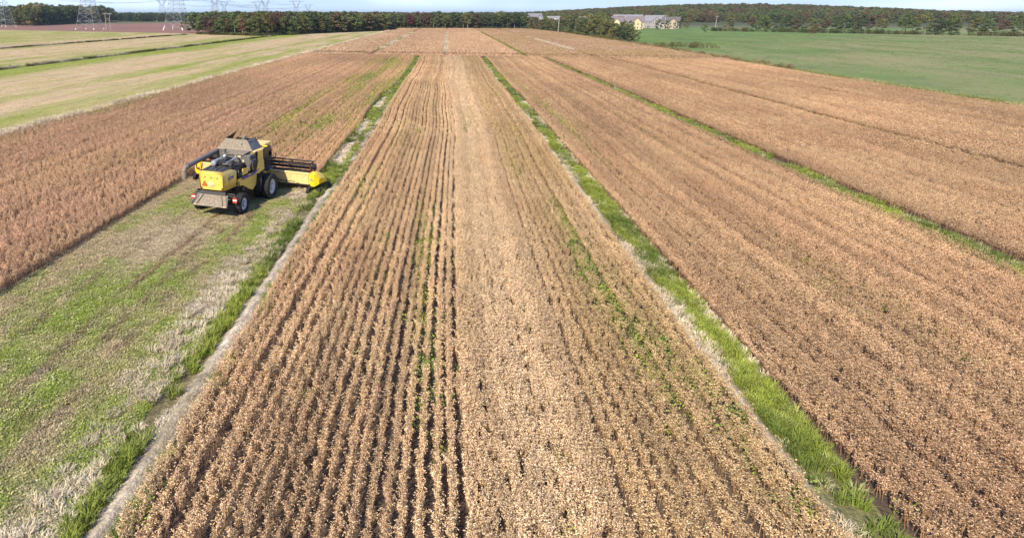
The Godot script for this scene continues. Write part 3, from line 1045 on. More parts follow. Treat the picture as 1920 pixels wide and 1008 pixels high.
func rank(points: Array, spacing: float, rows: int, depth: float, base_height: float, mix: Array, kinds: Array, where: String, group: String, into: Vector2, pale_share := 0.25) -> void:
	# trees along a wood's edge, row behind row
	for row in rows:
		var order := 0
		for i in points.size() - 1:
			var a: Vector2 = points[i]
			var b: Vector2 = points[i + 1]
			var n := int(a.distance_to(b) / spacing)
			for k in n:
				var p := a.lerp(b, (k + rng.randf_range(0.15, 0.85)) / n) + into * (row * depth + rng.randf_range(-0.3, 0.3) * depth)
				var look := pick_look(mix)
				var kind: String = kinds[rng.randi() % kinds.size()]
				if kind == "spruce": look = "pine"
				var pale := rng.randf() < pale_share and kind == "tree"
				var called := "spruce_tree" if kind == "spruce" else ("broad_bush" if kind == "bush" else "leafy_tree")
				order += 1
				var label := "%s %s%s, %s from the left along %s" % [look_words[look], {"spruce": "pointed conifer", "bush": "broad tree", "tree": "leafy tree"}[kind], ", pale trunk" if pale else "", ordinal(order), where]
				if row > 0: label = label.replace("from the left along", "from the left behind")
				tree(called, label.replace("  ", " "), p, base_height * rng.randf_range(0.76, 1.16) * (1.0 + 0.06 * row), kind, look, group, pale)


func wood_mass(label: String, corners: Array, spacing: float, high: float, hues: Array, keep: Callable, ground := 0.0) -> void:
	var root := mass("forest", label)
	var pools: Array[Copies] = [Copies.new(), Copies.new(), Copies.new(), Copies.new()]
	var x0: float = corners[0]; var x1: float = corners[1]; var z0: float = corners[2]; var z1: float = corners[3]
	var n := int((x1 - x0) * absf(z1 - z0) / (spacing * spacing))
	for i in n:
		var x := rng.randf_range(x0, x1)
		var z := rng.randf_range(z0, z1)
		if not keep.call(x, z): continue
		var h := high * rng.randf_range(0.8, 1.15)
		var c: Color = hues[rng.randi() % hues.size()]
		var b := rng.randf_range(0.8, 1.2)
		pools[rng.randi() % 4].put(Vector3(x, ground, z), rng.randf() * TAU, Vector3(1.25, 1.0, 1.25) * h, Color(c.r * b, c.g * b, c.b * b))
	for i in 3: spread("crowns", pools[i], crowns.coarse[i], root)
	spread("crowns", pools[3], crowns.spruce[0], root)


const HUES := {"green": Color(0.098, 0.130, 0.030), "dark": Color(0.056, 0.080, 0.026), "olive": Color(0.14, 0.135, 0.034), "yellow": Color(0.26, 0.20, 0.035), "orange": Color(0.15, 0.10, 0.035), "rust": Color(0.115, 0.065, 0.032), "plum": Color(0.09, 0.05, 0.04), "scarlet": Color(0.15, 0.03, 0.035), "pine": Color(0.035, 0.06, 0.028)}


func woods() -> void:
	for k: String in HUES:
		var m := plant_material("leaves_" + k, 0.3)
		var c: Color = HUES[k]
		m.albedo_color = c.linear_to_srgb()
		looks[k] = m
	crowns.tree = []
	crowns.bush = []
	crowns.spruce = []
	crowns.coarse = []
	for i in 5: crowns.tree.append(crown_mesh("tree", 200 + i, 1100, 0.052))
	for i in 4: crowns.bush.append(crown_mesh("bush", 220 + i, 1500, 0.055))
	for i in 2: crowns.spruce.append(crown_mesh("spruce", 240 + i, 700, 0.05))
	for i in 3: crowns.coarse.append(crown_mesh("bush", 260 + i, 420, 0.085))
	trunks.bark = trunk_mesh(false, false)
	trunks.bush = trunk_mesh(false, true)
	trunks.pale = trunk_mesh(true, false)
	var mixed := ["green", "green", "olive", "olive", "rust", "plum", "dark", "green", "olive", "green"]
	# the wood in the middle left of the picture: its near edge, its shaded flank, its far edge
	var edge := [Vector2(-152, -352), Vector2(-109, -335), Vector2(-91, -358)]
	rank(edge, 4.3, 1, 5.0, 12.0, mixed, ["tree", "tree", "tree", "bush"], "the middle wood's near edge", "trees at the edge of the middle wood", Vector2(-0.3, -1))
	rank([Vector2(-150, -360), Vector2(-109, -343), Vector2(-95, -362)], 5.0, 1, 5.0, 12.6, mixed, ["tree", "tree", "bush", "spruce"], "the middle wood's second row", "trees behind the edge of the middle wood", Vector2(-0.3, -1))
	rank([Vector2(-96, -389), Vector2(-41.5, -468)], 4.6, 2, 6.0, 12.2, mixed, ["tree", "tree", "tree", "bush"], "the middle wood's flank", "trees along the middle wood", Vector2(-0.7, -0.7))
	# the wood behind the far strips
	rank([Vector2(-42, -526), Vector2(8, -536), Vector2(64, -548)], 3.6, 2, 6.0, 12.6, ["green", "green", "olive", "dark", "rust", "dark", "green"], ["tree", "tree", "tree", "bush"], "the wood straight ahead", "trees along the wood straight ahead", Vector2(0, -1), 0.4)
	tree("red_maple", "deep red leafy tree standing out of the wood straight ahead", Vector2(-31.5, -525), 12.5, "tree", "scarlet", "")
	tree("red_maple", "red-leaved tree at the front of the middle wood, left of its middle", Vector2(-117, -337), 10.5, "tree", "scarlet", "")
	tree("birch_tree", "birch with forked white trunk before the wood straight ahead", Vector2(17.5, -533), 13.5, "tree", "olive", "", true)
	# the trees on the right, down to the lawn
	rank([Vector2(70, -540), Vector2(76, -430)], 5.4, 1, 6.0, 9.2, ["green", "olive", "dark", "orange", "green"], ["bush", "tree", "bush"], "the grey houses' hedge", "trees of the hedge below the grey houses", Vector2(1, 0))
	rank([Vector2(79, -418), Vector2(82, -362)], 5.6, 2, 7.0, 11.0, ["olive", "green", "green", "olive", "dark"], ["bush"], "the lawn's dense clump, far half", "trees of the dense clump beside the lawn", Vector2(1, -0.1))
	rank([Vector2(82, -358), Vector2(81, -325)], 5.4, 2, 6.0, 8.8, ["olive", "green", "dark", "olive", "green"], ["bush"], "the lawn's dense clump, middle", "trees of the dense clump beside the lawn", Vector2(1, -0.1))
	rank([Vector2(81, -322), Vector2(79.5, -296)], 5.0, 2, 5.0, 6.4, ["dark", "green", "olive", "dark"], ["bush"], "the lawn's dense clump, near end", "trees of the dense clump beside the lawn", Vector2(1, -0.1))
	tree("broad_bush", "yellow-green round tree at the lawn end of the dense clump", Vector2(78.0, -306), 6.6, "bush", "yellow", "")
	tree("red_maple", "pinkish red tree rising over the dense clump on the right", Vector2(113, -470), 12.8, "bush", "scarlet", "")
	tree("leafy_tree", "golden yellow tree left of the pinkish red tree", Vector2(104, -480), 12.8, "bush", "yellow", "")
	tree("broad_bush", "dark round tree between the cream houses", Vector2(147, -533), 7.5, "bush", "dark", "")
	tree("broad_bush", "small dark tree at the end of the long-roofed house", Vector2(133, -535), 6.5, "bush", "dark", "")
	# the tall wood far on the left
	rank([Vector2(-452, -582), Vector2(-490, -690), Vector2(-528, -800), Vector2(-545, -900)], 10.0, 2, 12.0, 22.5, ["green", "olive", "yellow", "dark", "dark", "green"], ["bush", "tree", "bush"], "the tall far left wood", "trees along the tall wood at the far left", Vector2(-1, -0.3))
	tree("leafy_tree", "tall round tree with a pale bare trunk at the far left wood", Vector2(-585, -850), 27.0, "tree", "dark", "", true)
	# woods that read as one mass
	var hues := [HUES.green, HUES.dark, HUES.olive, HUES.green, HUES.rust, HUES.dark]
	wood_mass("tree tops of the middle wood behind its edge trees", [-172, -42, -365, -640], 5.2, 12.8, hues, func(x: float, z: float) -> bool:
		return z < wood_line(x) - 12.0 and x < -41.5 + (-(z + 470.0)) * 0.02 - 8.0 * float(z > -520.0))
	wood_mass("tree tops of the wood behind the far strips", [-48, 72, -558, -720], 5.2, 12.4, hues, func(_x: float, _z: float) -> bool: return true)
	wood_mass("tall wood filling the far left behind its edge", [-900, -460, -610, -1010], 11.0, 21.0, [HUES.green, HUES.dark, HUES.olive, HUES.dark], func(x: float, z: float) -> bool: return x < -468.0 + (z + 590.0) * 0.30)
	wood_mass("dark wood behind the far brown field", [-640, -240, -960, -1120], 7.5, 13.5, [HUES.green, HUES.dark, HUES.dark, HUES.pine], func(x: float, z: float) -> bool: return z < lerpf(-870.0, -950.0, clampf((x + 540.0) / 150.0, 0.0, 1.0)) - 6.0)
	wood_mass("distant forest along the horizon", [-1700, 1300, -1150, -1900], 17.0, 15.5, [HUES.green, HUES.dark, HUES.pine, HUES.dark], func(x: float, z: float) -> bool: return x > -1.0 * -z or z < -1100.0)
	# the low wooded hill behind the houses
	var hill := func(x: float, z: float) -> float:
		return 17.0 * exp(-pow((x - 420.0) / 260.0, 2.0)) * clampf((-z - 760.0) / 240.0, 0.0, 1.0)
	sheet("hills", "low wooded hill behind the houses", span(60, 1100, 40), -760.0, func(_x: float) -> float: return -1250.0, 14, func(_x: float, _z: float) -> Color: return Color(0.10, 0.12, 0.04), M.turf, func(x: float, z: float) -> float: return hill.call(x, z) - 0.06)
	var root := mass("forest", "wood covering the low hill behind the houses")
	var pools: Array[Copies] = [Copies.new(), Copies.new(), Copies.new()]
	for i in 5200:
		var x := rng.randf_range(75, 1050)
		var z := rng.randf_range(-800, -1200)
		var c: Color = [HUES.green, HUES.dark, HUES.olive, HUES.green, HUES.orange, HUES.rust][rng.randi() % 6]
		pools[i % 3].put(Vector3(x, hill.call(x, z) - 0.2, z), rng.randf() * TAU, Vector3(1.3, 1.0, 1.3) * rng.randf_range(8.5, 12.5), c)
	for i in 3: spread("crowns", pools[i], crowns.coarse[i], root)
	# undergrowth at the feet of the woods
	var brush := mass("undergrowth", "low green brush at the foot of the woods")
	var k := Copies.new()
	for line in [[Vector2(-153, -351), Vector2(-108, -333), 90], [Vector2(-108, -333), Vector2(-89, -357), 60], [Vector2(-95, -386), Vector2(-41, -466), 120], [Vector2(-42, -522), Vector2(64, -543), 170], [Vector2(69, -535), Vector2(76, -425), 110], [Vector2(77, -418), Vector2(77, -292), 150], [Vector2(-446, -580), Vector2(-524, -800), 160]]:
		for i in line[2]:
			var p: Vector2 = (line[0] as Vector2).lerp(line[1], rng.randf()) + Vector2(rng.randf_range(-1.2, 1.2), rng.randf_range(-1.0, 1.0))
			var c: Color = [HUES.green, HUES.olive, HUES.dark, Color(0.16, 0.17, 0.04)][rng.randi() % 4]
			k.put(Vector3(p.x, -0.2, p.y), rng.randf() * TAU, Vector3(2.2, 1.0, 2.2) * rng.randf_range(1.0, 2.2), c)
	spread("brush", k, crowns.coarse[0], brush)
	# brown brush along the edge of the right-hand field
	var bank := mass("brush", "brown and olive brush along the right edge of the far soybeans")
	k = Copies.new()
	for i in 260:
		var z := rng.randf_range(-150, -400)
		var c: Color = [Color(0.30, 0.17, 0.08), HUES.olive, Color(0.25, 0.24, 0.07), Color(0.34, 0.22, 0.10)][rng.randi() % 4]
		k.put(Vector3(75.0 + rng.randf_range(-1.2, 2.5), -0.1, z), rng.randf() * TAU, Vector3(2.0, 1.0, 2.0) * rng.randf_range(0.7, 1.5), c)
	spread("brush_clumps", k, crowns.coarse[1], bank)


# ---------------------------------------------------------------- houses and poles
func house(called: String, label: String, at: Vector2, turn: float, size: Vector3, ridge: float, wall: Color, roof: Color, floors: int, wing := true, chimney := false) -> void:
	# size: width along the ridge, eaves height, depth
	var o := thing(called, label, "house", Vector3(at.x, 0, at.y), turn)
	var wm := paint("wall_%d" % taken.size(), wall, 0.85)
	var rm := paint("roof_%d" % taken.size(), roof, 0.9)
	rm.albedo_texture = noise_picture(0.05, 0.72, 1.0, 3, 128, taken.size())
	rm.uv1_triplanar = true
	var s := Shape.new()
	var w := size.x / 2.0
	var d := size.z / 2.0
	var e := size.y
	var front := PackedVector3Array([Vector3(-w, 0, d), Vector3(-w, e, d), Vector3(-w, ridge, 0), Vector3(-w, e, -d), Vector3(-w, 0, -d)])
	var back := PackedVector3Array()
	for p in front: back.append(Vector3(w, p.y, p.z))
	s.loft([front, back])
	if wing:
		var a := PackedVector3Array([Vector3(-w * 0.2, 0, d + 1.6), Vector3(-w * 0.2, e, d + 1.6), Vector3(w * 0.3, e + (ridge - e) * 0.75, d + 1.6), Vector3(w * 0.8, e, d + 1.6), Vector3(w * 0.8, 0, d + 1.6)])
		var b := PackedVector3Array()
		for p in a: b.append(Vector3(p.x, p.y, 0.2))
		s.loft([a, b])
	part("wall", s, wm, o)
	s = Shape.new()
	var over := 0.45
	for side: float in [-1.0, 1.0]:
		var low := Vector3(0, e - over * (ridge - e) / d, (d + over) * side)
		var top := Vector3(0, ridge, 0)
		var thick := Vector3(0, 0.22, 0)
		var r0 := PackedVector3Array([low + Vector3(-w - over, 0.02, 0), top + Vector3(-w - over, 0.02, 0), top + Vector3(-w - over, 0.02, 0) + thick, low + Vector3(-w - over, 0.02, 0) + thick])
		var r1 := PackedVector3Array()
		for p in r0: r1.append(Vector3(-p.x, p.y, p.z))
		s.loft([r0, r1])
	if wing:
		var y1 := e + (ridge - e) * 0.75
		for side: float in [-1.0, 1.0]:
			var low := Vector3(w * 0.3 + (w * 0.5 + 0.35) * side, e - 0.35 * (y1 - e) / (w * 0.5), 0)
			var top := Vector3(w * 0.3, y1, 0)
			var r0 := PackedVector3Array()
			var r1 := PackedVector3Array()
			for p: Vector3 in [low, top, top + Vector3(0, 0.2, 0), low + Vector3(0, 0.2, 0)]:
				r0.append(p + Vector3(0, 0.03, d + 2.0))
				r1.append(p + Vector3(0, 0.03, 0.3))
			s.loft([r0, r1])
	var tiles := part("roof", s, rm, o)
	if chimney:
		s = Shape.new()
		s.box(Vector3(-w * 0.35, ridge + 0.5, 0.3), Vector3(1.0, 2.2, 1.0), Basis(), 0.05)
		part("chimney", s, M.white_sign, tiles)
	var columns := int(size.x / 2.6)
	for storey in floors:
		for i in columns:
			var x := -w + (i + 0.5) * size.x / columns
			var z := d + 0.02
			if wing and x > -w * 0.25 and x < w * 0.85: z = d + 1.62
			var y := 1.5 + storey * 2.8
			s = Shape.new()
			s.box(Vector3(x, y, z), Vector3(1.25, 1.5, 0.06), Basis(), 0.01)
			var frame := part("window", s, M.white_sign, o)
			s = Shape.new()
			s.box(Vector3(x, y, z + 0.035), Vector3(0.98, 1.22, 0.03))
			part("pane", s, M.glass_dark, frame)
	s = Shape.new()
	s.box(Vector3(-w * 0.55, 1.05, d + 0.03), Vector3(1.0, 2.1, 0.07), Basis(), 0.01)
	part("door", s, M.dark_steel, o)


func pole(label: String, at: Vector2, high: float, turn: float, arm := 2.2) -> void:
	var o := thing("utility_pole", label, "utility pole", Vector3(at.x, -0.1, at.y), turn, "wooden utility poles by the houses")
	var s := Shape.new()
	s.taper(Vector3.ZERO, Vector3(0, high, 0), 0.2, 0.14, 8)
	part("post", s, M.pole_wood, o)
	s = Shape.new()
	s.box(Vector3(0, high - 0.55, 0.16), Vector3(arm, 0.16, 0.14), Basis(), 0.01)
	part("crossarm", s, M.pole_wood, o)
	for x: float in [-0.9, 0.0, 0.9]:
		s = Shape.new()
		s.lathe(Vector3(x * arm / 2.1, high - 0.47 if x != 0.0 else high, 0.16 if x != 0.0 else 0.0), Vector3.UP, [Vector2(0.001, 0), Vector2(0.07, 0.02), Vector2(0.07, 0.14), Vector2(0.03, 0.2), Vector2(0.001, 0.21)], 8)
		part("insulator", s, M.white_sign, o)


func village() -> void:
	var slate := Color(0.24, 0.20, 0.21)
	var grey := Color(0.30, 0.29, 0.31)
	house("grey_house", "grey gabled house showing above the trees, left of the two white poles", Vector2(88, -655), 0.35, Vector3(14, 7.6, 10), 13.0, Color(0.40, 0.41, 0.46), grey, 2)
	house("grey_house", "small grey house half hidden behind the two white poles", Vector2(112, -690), -0.2, Vector3(12, 5.6, 9), 10.2, Color(0.62, 0.62, 0.62), grey, 2)
	house("long_house", "long low house with pale wall, grey roof and white chimney", Vector2(129, -566), -0.1, Vector3(30, 4.6, 12), 10.3, Color(0.60, 0.52, 0.42), slate, 1, false, true)
	house("cream_house", "cream house with a brown-grey roof behind the dark round tree", Vector2(140, -556), -0.25, Vector3(13, 5.2, 10), 9.5, Color(0.70, 0.56, 0.33), slate, 2)
	house("yellow_house", "yellow two-storey house with white gable at the lawn", Vector2(154, -548), -0.3, Vector3(13, 5.8, 10), 10.4, Color(0.64, 0.48, 0.25), slate, 2)
	house("grey_roof_house", "pale house with a wide grey roof behind the cream house", Vector2(166, -615), 0.1, Vector3(26, 5.6, 13), 11.8, Color(0.55, 0.50, 0.48), grey, 2, false)
	house("brown_house", "small brown-roofed house between the long house and the cream one", Vector2(152, -600), 0.2, Vector3(14, 5.4, 10), 10.4, Color(0.50, 0.42, 0.34), Color(0.22, 0.15, 0.12), 2)
	house("grey_house", "grey house behind the yellow one, at the right end of the cluster", Vector2(186, -605), -0.3, Vector3(15, 6.0, 11), 11.2, Color(0.30, 0.28, 0.27), grey, 2)
	house("tan_house", "tan house half hidden by trees right of the yellow house", Vector2(188, -568), -0.35, Vector3(13, 5.4, 10), 10.0, Color(0.42, 0.34, 0.25), Color(0.16, 0.14, 0.14), 2)
	pole("left one of the two pale poles rising from the hedge", Vector2(74, -470), 9.6, 0.2)
	pole("right one of the two pale poles, standing at the field edge", Vector2(70.5, -411), 11.2, 0.2, 2.6)
	pole("pole with crossarm seen above the dense clump", Vector2(112, -600), 10.6, 0.1, 4.0)
	pole("pole in front of the long low house's roof", Vector2(150, -590), 12.0, 0.1, 3.0)
	pole("pole between the long-roofed and the cream house", Vector2(163, -580), 12.0, 0.1, 3.0)
	pole("pole beside the yellow house with white gable", Vector2(181, -560), 12.0, 0.1, 3.0)
	pole("pole right of the tan house", Vector2(214, -545), 11.0, 0.1, 3.0)
	for p in [[176, -538, 8.0, "green", "green tree beside the yellow house with white gable"], [222, -540, 10.0, "olive", "olive tree right of the tan house"], [186, -545, 7.0, "dark", "dark tree in front of the tan house"], [170, -540, 8.5, "dark", "dark tree before the gap between the yellow and the tan house"], [196, -556, 8.5, "olive", "olive tree at the right corner of the tan house"], [225, -430, 6.5, "orange", "small orange brown tree alone on the meadow"], [178, -470, 5.5, "green", "small green tree alone on the lawn before the yellow house"]]:
		tree("garden_tree", p[4], Vector2(p[0], p[1]), p[2], "bush", p[3], "")
	rank([Vector2(226, -520), Vector2(300, -455), Vector2(430, -320)], 8.5, 2, 8.0, 11.0, ["green", "dark", "olive", "dark", "rust", "green"], ["bush", "tree", "bush"], "the meadow hedgerow", "trees of the hedgerow behind the meadow", Vector2(0.6, -0.8))
	var hedge := mass("hedge", "uneven hedge along the back gardens on the right")
	var k := Copies.new()
	for i in 300:
		var t := rng.randf()
		var at := Vector2(195, -505).lerp(Vector2(380, -370), t) + Vector2(rng.randf_range(-2, 2), rng.randf_range(-2, 2))
		var c: Color = [HUES.green, HUES.dark, HUES.olive, HUES.orange][rng.randi() % 4]
		k.put(Vector3(at.x, -0.2, at.y), rng.randf() * TAU, Vector3(1.6, 1.0, 1.6) * rng.randf_range(1.6, 3.4), c)
	for i in 40:
		k.put(Vector3(rng.randf_range(77, 100), -0.2, rng.randf_range(-262, -244)), rng.randf() * TAU, Vector3(1.5, 1.0, 1.5) * rng.randf_range(1.0, 2.2), HUES.olive)
	spread("hedge_clumps", k, crowns.coarse[2], hedge)


# ---------------------------------------------------------------- pylons and cables
func lattice(s: Shape, corners_low: Array, corners_high: Array, bays: int, thick: float) -> void:
	var thin := thick * 0.6
	for i in 4:
		var j := (i + 1) % 4
		s.tube([corners_low[i], corners_high[i]], thick, 5)
		for b in bays:
			var t0 := float(b) / bays
			var t1 := float(b + 1) / bays
			var a: Vector3 = (corners_low[i] as Vector3).lerp(corners_high[i], t0)
			var a1: Vector3 = (corners_low[i] as Vector3).lerp(corners_high[i], t1)
			var c: Vector3 = (corners_low[j] as Vector3).lerp(corners_high[j], t0)
			var c1: Vector3 = (corners_low[j] as Vector3).lerp(corners_high[j], t1)
			s.tube([a, c1], thin, 4)
			s.tube([c, a1], thin, 4)
			s.tube([a1, c1], thin, 4)


func square(at: Vector3, wide_x: float, wide_z: float) -> Array:
	return [at + Vector3(-wide_x, 0, wide_z), at + Vector3(wide_x, 0, wide_z), at + Vector3(wide_x, 0, -wide_z), at + Vector3(-wide_x, 0, -wide_z)]


func pylon_parts(o: Node3D, footings: bool) -> void:
	var s := Shape.new()
	lattice(s, square(Vector3(0, 0.6, 0), 8.0, 8.0), square(Vector3(0, 13, 0), 5.8, 5.8), 2, 0.15)
	lattice(s, square(Vector3(0, 13, 0), 5.8, 5.8), square(Vector3(0, 27, 0), 3.6, 3.2), 4, 0.13)
	part("lattice_body", s, M.lattice_steel, o)
	s = Shape.new()
	for side: float in [-1.0, 1.0]:
		var root := Vector3(1.6 * side, 27, 0)
		var tip := Vector3(8.6 * side, 41, 0)
		lattice(s, square(root, 1.4, 2.4), square(tip, 0.8, 1.0), 4, 0.11)
	part("forked_arms", s, M.lattice_steel, o)
	s = Shape.new()
	var a := [Vector3(-18, 41.4, 0.13), Vector3(-18, 41.2, -0.1), Vector3(-9, 41.0, -1.0), Vector3(-9, 41.0, 1.0)]
	lattice(s, [Vector3(-9, 41, 1), Vector3(-9, 41, -1), Vector3(-9, 43, -1), Vector3(-9, 43, 1)], [Vector3(9, 41, 1), Vector3(9, 41, -1), Vector3(9, 43, -1), Vector3(9, 43, 1)], 7, 0.1)
	for side: float in [-1.0, 1.0]:
		lattice(s, [Vector3(9 * side, 41, 1), Vector3(9 * side, 41, -1), Vector3(9 * side, 43, -1), Vector3(9 * side, 43, 1)], [Vector3(18 * side, 41, 0.2), Vector3(18 * side, 41, -0.2), Vector3(18 * side, 41.4, -0.2), Vector3(18 * side, 41.4, 0.2)], 4, 0.09)
		s.tube([Vector3(9 * side, 43, 0), Vector3(10.5 * side, 47, 0)], 0.1, 4)
	part("crossbeam", s, M.lattice_steel, o)
	for p: Vector3 in square(Vector3.ZERO, 8.1, 8.1):
		s = Shape.new()
		if footings:
			s.loft([s.ring(p + Vector3(p.x * 0.03, -0.2, p.z * 0.03), Vector3.UP, 0.62, 8), s.ring(p * 0.9 + Vector3(0, 3.4, 0), Vector3.UP, 0.5, 8)], true)
		else:
			s.box(p + Vector3(0, 0.3, 0), Vector3(1.1, 1.0, 1.1), Basis(), 0.05)
		part("footing", s, M.concrete, o)
	for x: float in [-14.5, 0.0, 14.5]:
		s = Shape.new()
		for k in 9:
			s.lathe(Vector3(x, 40.8 - k * 0.4, 0), Vector3.UP, [Vector2(0.03, -0.36), Vector2(0.05, -0.2), Vector2(0.17, -0.16), Vector2(0.03, 0.0)], 6)
		part("insulator_string", s, M.glass_dark, o)


func cable(label: String, points: Array, sag: float) -> void:
	var s := Shape.new()
	for i in points.size() - 1:
		var a: Vector3 = points[i]
		var b: Vector3 = points[i + 1]
		var line := []
		for k in 15:
			var t := k / 14.0
			line.append(a.lerp(b, t) - Vector3(0, sag * 4.0 * t * (1.0 - t) * a.distance_to(b) / 450.0, 0))
		s.tube(line, 0.10, 4, false)
	var o := part("power_cable", s, M.cable, self)
	tag(o, label, "power cable", "cables of the high-voltage lines")


func power_lines() -> void:
	var lines := [["right-hand", [Vector3(-275, 0, 40), Vector3(-211.5, 0, -448), Vector3(-338, 0, -1099), Vector3(-343, 0, -1357)], -0.02],
		["middle", [Vector3(-330, 0, 30), Vector3(-293, 0, -453), Vector3(-353, 0, -882), Vector3(-459, 0, -1428)], 0.06],
		["left-hand", [Vector3(-452, 0, -60), Vector3(-443, 0, -534), Vector3(-495, 0, -990), Vector3(-536, 0, -1401), Vector3(-430, 0, -1851)], 0.06]]
	var words := {-448.0: "lattice pylon with white concrete feet in the brown field, nearest on the right", -453.0: "lattice pylon in the brown field left of the H-shaped pole", -534.0: "lattice pylon at the left edge before the tall wood", -1099.0: "slender far pylon with forked top above the middle wood", -1357.0: "small far pylon with forked top, rightmost above the wood", -882.0: "far pale pylon just left of the middle wood", -1428.0: "faint far pylon between the two forked ones above the wood", -990.0: "far pylon at the edge of the dark wood, left of the white-footed one", -1401.0: "faint far pylon with a flat top left of the forked ones", -1851.0: "faintest pylon on the horizon, right of the others"}
	var first: Node3D = null
	for l in lines:
		for p: Vector3 in l[1]:
			if not words.has(p.z): continue
			var o: Node3D
			var white: bool = p.z == -448.0
			if first == null or white:
				o = thing("transmission_tower", "", "pylon")
				pylon_parts(o, white)
				if not white: first = o
			else:
				o = first.duplicate()
				o.name = numbered("transmission_tower")
				add_child(o)
			if white:
				first = null
			o.position = p
			o.rotation.y = l[2]
			tag(o, words[p.z], "pylon", "pylons of the high-voltage lines")
		for x: float in [-14.5, 0.0, 14.5]:
			var way := []
			for p: Vector3 in l[1]: way.append(p + Vector3(x, 37.0, 0))
			cable("%s cable of the %s line of pylons" % [{-14.5: "left", 0.0: "centre", 14.5: "right"}[x], l[0]], way, 9.0)
	# a small H-shaped pole of two posts
	var o := thing("pole_frame", "H-shaped pair of pale wooden poles with crossed braces", "utility pole", Vector3(-257.5, 0, -422.5), 0.25)
	for x: float in [-1.65, 1.65]:
		var s := Shape.new()
		s.taper(Vector3(x, 0, 0), Vector3(x, 13.2, 0), 0.2, 0.15, 8)
		part("post", s, M.pole_wood, o)
	for d: float in [-1.0, 1.0]:
		var s := Shape.new()
		s.tube([Vector3(-1.65 * d, 7.2, 0.18 * d), Vector3(1.65 * d, 9.8, 0.18 * d)], 0.09, 5)
		part("brace", s, M.pole_wood, o)
	var beam := Shape.new()
	beam.box(Vector3(0, 12.6, 0.2), Vector3(7.0, 0.28, 0.2), Basis(), 0.02)
	part("crossarm", beam, M.pole_wood, o)


# ---------------------------------------------------------------- the combine
func P(x: float, y: float, ahead: float) -> Vector3:
	return Vector3(x, y, -ahead)


func strip_ring(points: Array) -> PackedVector3Array:
	var r := PackedVector3Array()
	for p in points: r.append(p)
	return r


# rounded rectangle across the machine at a distance ahead of the rear axle
func section(half: float, low: float, high: float, ahead: float, round_by: float, x := 0.0) -> PackedVector3Array:
	var r := PackedVector3Array()
	for corner in [[1, 1], [-1, 1], [-1, -1], [1, -1]]:
		for k in 5:
			var a: float = PI / 2.0 * k / 4.0
			var cx: float = corner[0]
			var cy: float = corner[1]
			var ux := cos(a) if cx * cy > 0.0 else sin(a)
			var uy := sin(a) if cx * cy > 0.0 else cos(a)
			r.append(P(x + cx * (half - round_by + round_by * ux), (high if cy > 0.0 else low) - cy * (round_by - round_by * uy), ahead))
	return r


func wheel(called: String, at: Vector3, radius: float, width: float, dish: float, o: Node3D) -> void:
	var s := Shape.new()
	var w := width / 2.0
	var rim := radius * 0.56
	var axis := Vector3(1, 0, 0)
	s.lathe(at, axis, [Vector2(rim, w * 0.72), Vector2(rim * 1.12, w * 0.92), Vector2(radius * 0.82, w), Vector2(radius * 0.93, w * 0.94), Vector2(radius * 0.965, w * 0.8), Vector2(radius * 0.965, -w * 0.8), Vector2(radius * 0.93, -w * 0.94), Vector2(radius * 0.82, -w), Vector2(rim * 1.12, -w * 0.92), Vector2(rim, -w * 0.72)], 40)
	var lugs := int(radius * 24.0)
	for k in lugs:
		for side: float in [-1.0, 1.0]:
			var a := TAU * (k + (0.5 if side > 0.0 else 0.0)) / lugs
			var b := Basis(axis, a)
			var t := b * Basis(Vector3(0, 1, 0), side * 0.85)
			s.box(at + b * Vector3(w * 0.46 * side, radius * 0.965, 0), Vector3(w * 1.15, radius * 0.075, radius * 0.065), t, 0.008)
	var tyre := part(called, s, M.rubber, o)
	s = Shape.new()
	for side: float in [-1.0, 1.0]:
		s.lathe(at, axis * side, [Vector2(rim * 1.05, w * 0.8), Vector2(rim * 1.02, w * 0.74), Vector2(rim * 0.9, w * 0.62), Vector2(rim * 0.62, w * dish), Vector2(rim * 0.3, w * dish), Vector2(rim * 0.27, w * dish + 0.09), Vector2(rim * 0.1, w * dish + 0.1), Vector2(0.001, w * dish + 0.1)], 32)
	part("rim", s, M.rim_paint, tyre)
	s = Shape.new()
	for k in 8:
		var b := Basis(axis, TAU * k / 8.0)
		for side: float in [-1.0, 1.0]:
			s.lathe(at + b * Vector3(w * dish * side, rim * 0.45, 0), axis * side, [Vector2(0.03, 0.0), Vector2(0.03, 0.035), Vector2(0.001, 0.036)], 6)
	part("wheel_bolts", s, M.grey_steel, tyre)


func rod(o: Node, called: String, points: Array, radius: float, material: Material, sides := 8) -> MeshInstance3D:
	var s := Shape.new()
	s.tube(points, radius, sides)
	return part(called, s, material, o)


func block(o: Node, called: String, at: Vector3, size: Vector3, material: Material, bevel := 0.015, turn := Basis()) -> MeshInstance3D:
	var s := Shape.new()
	s.box(at, size, turn, bevel)
	return part(called, s, material, o)


# a flat plate with thickness, corners given in order
func plate(o: Node, called: String, corners: Array, thick: float, material: Material) -> MeshInstance3D:
	var s := Shape.new()
	var k: Vector3 = ((corners[1] as Vector3) - corners[0]).cross((corners[2] as Vector3) - corners[0]).normalized() * thick * 0.5
	var a := PackedVector3Array()
	var b := PackedVector3Array()
	for c: Vector3 in corners:
		a.append(c + k)
		b.append(c - k)
	s.loft([a, b])
	return part(called, s, material, o)


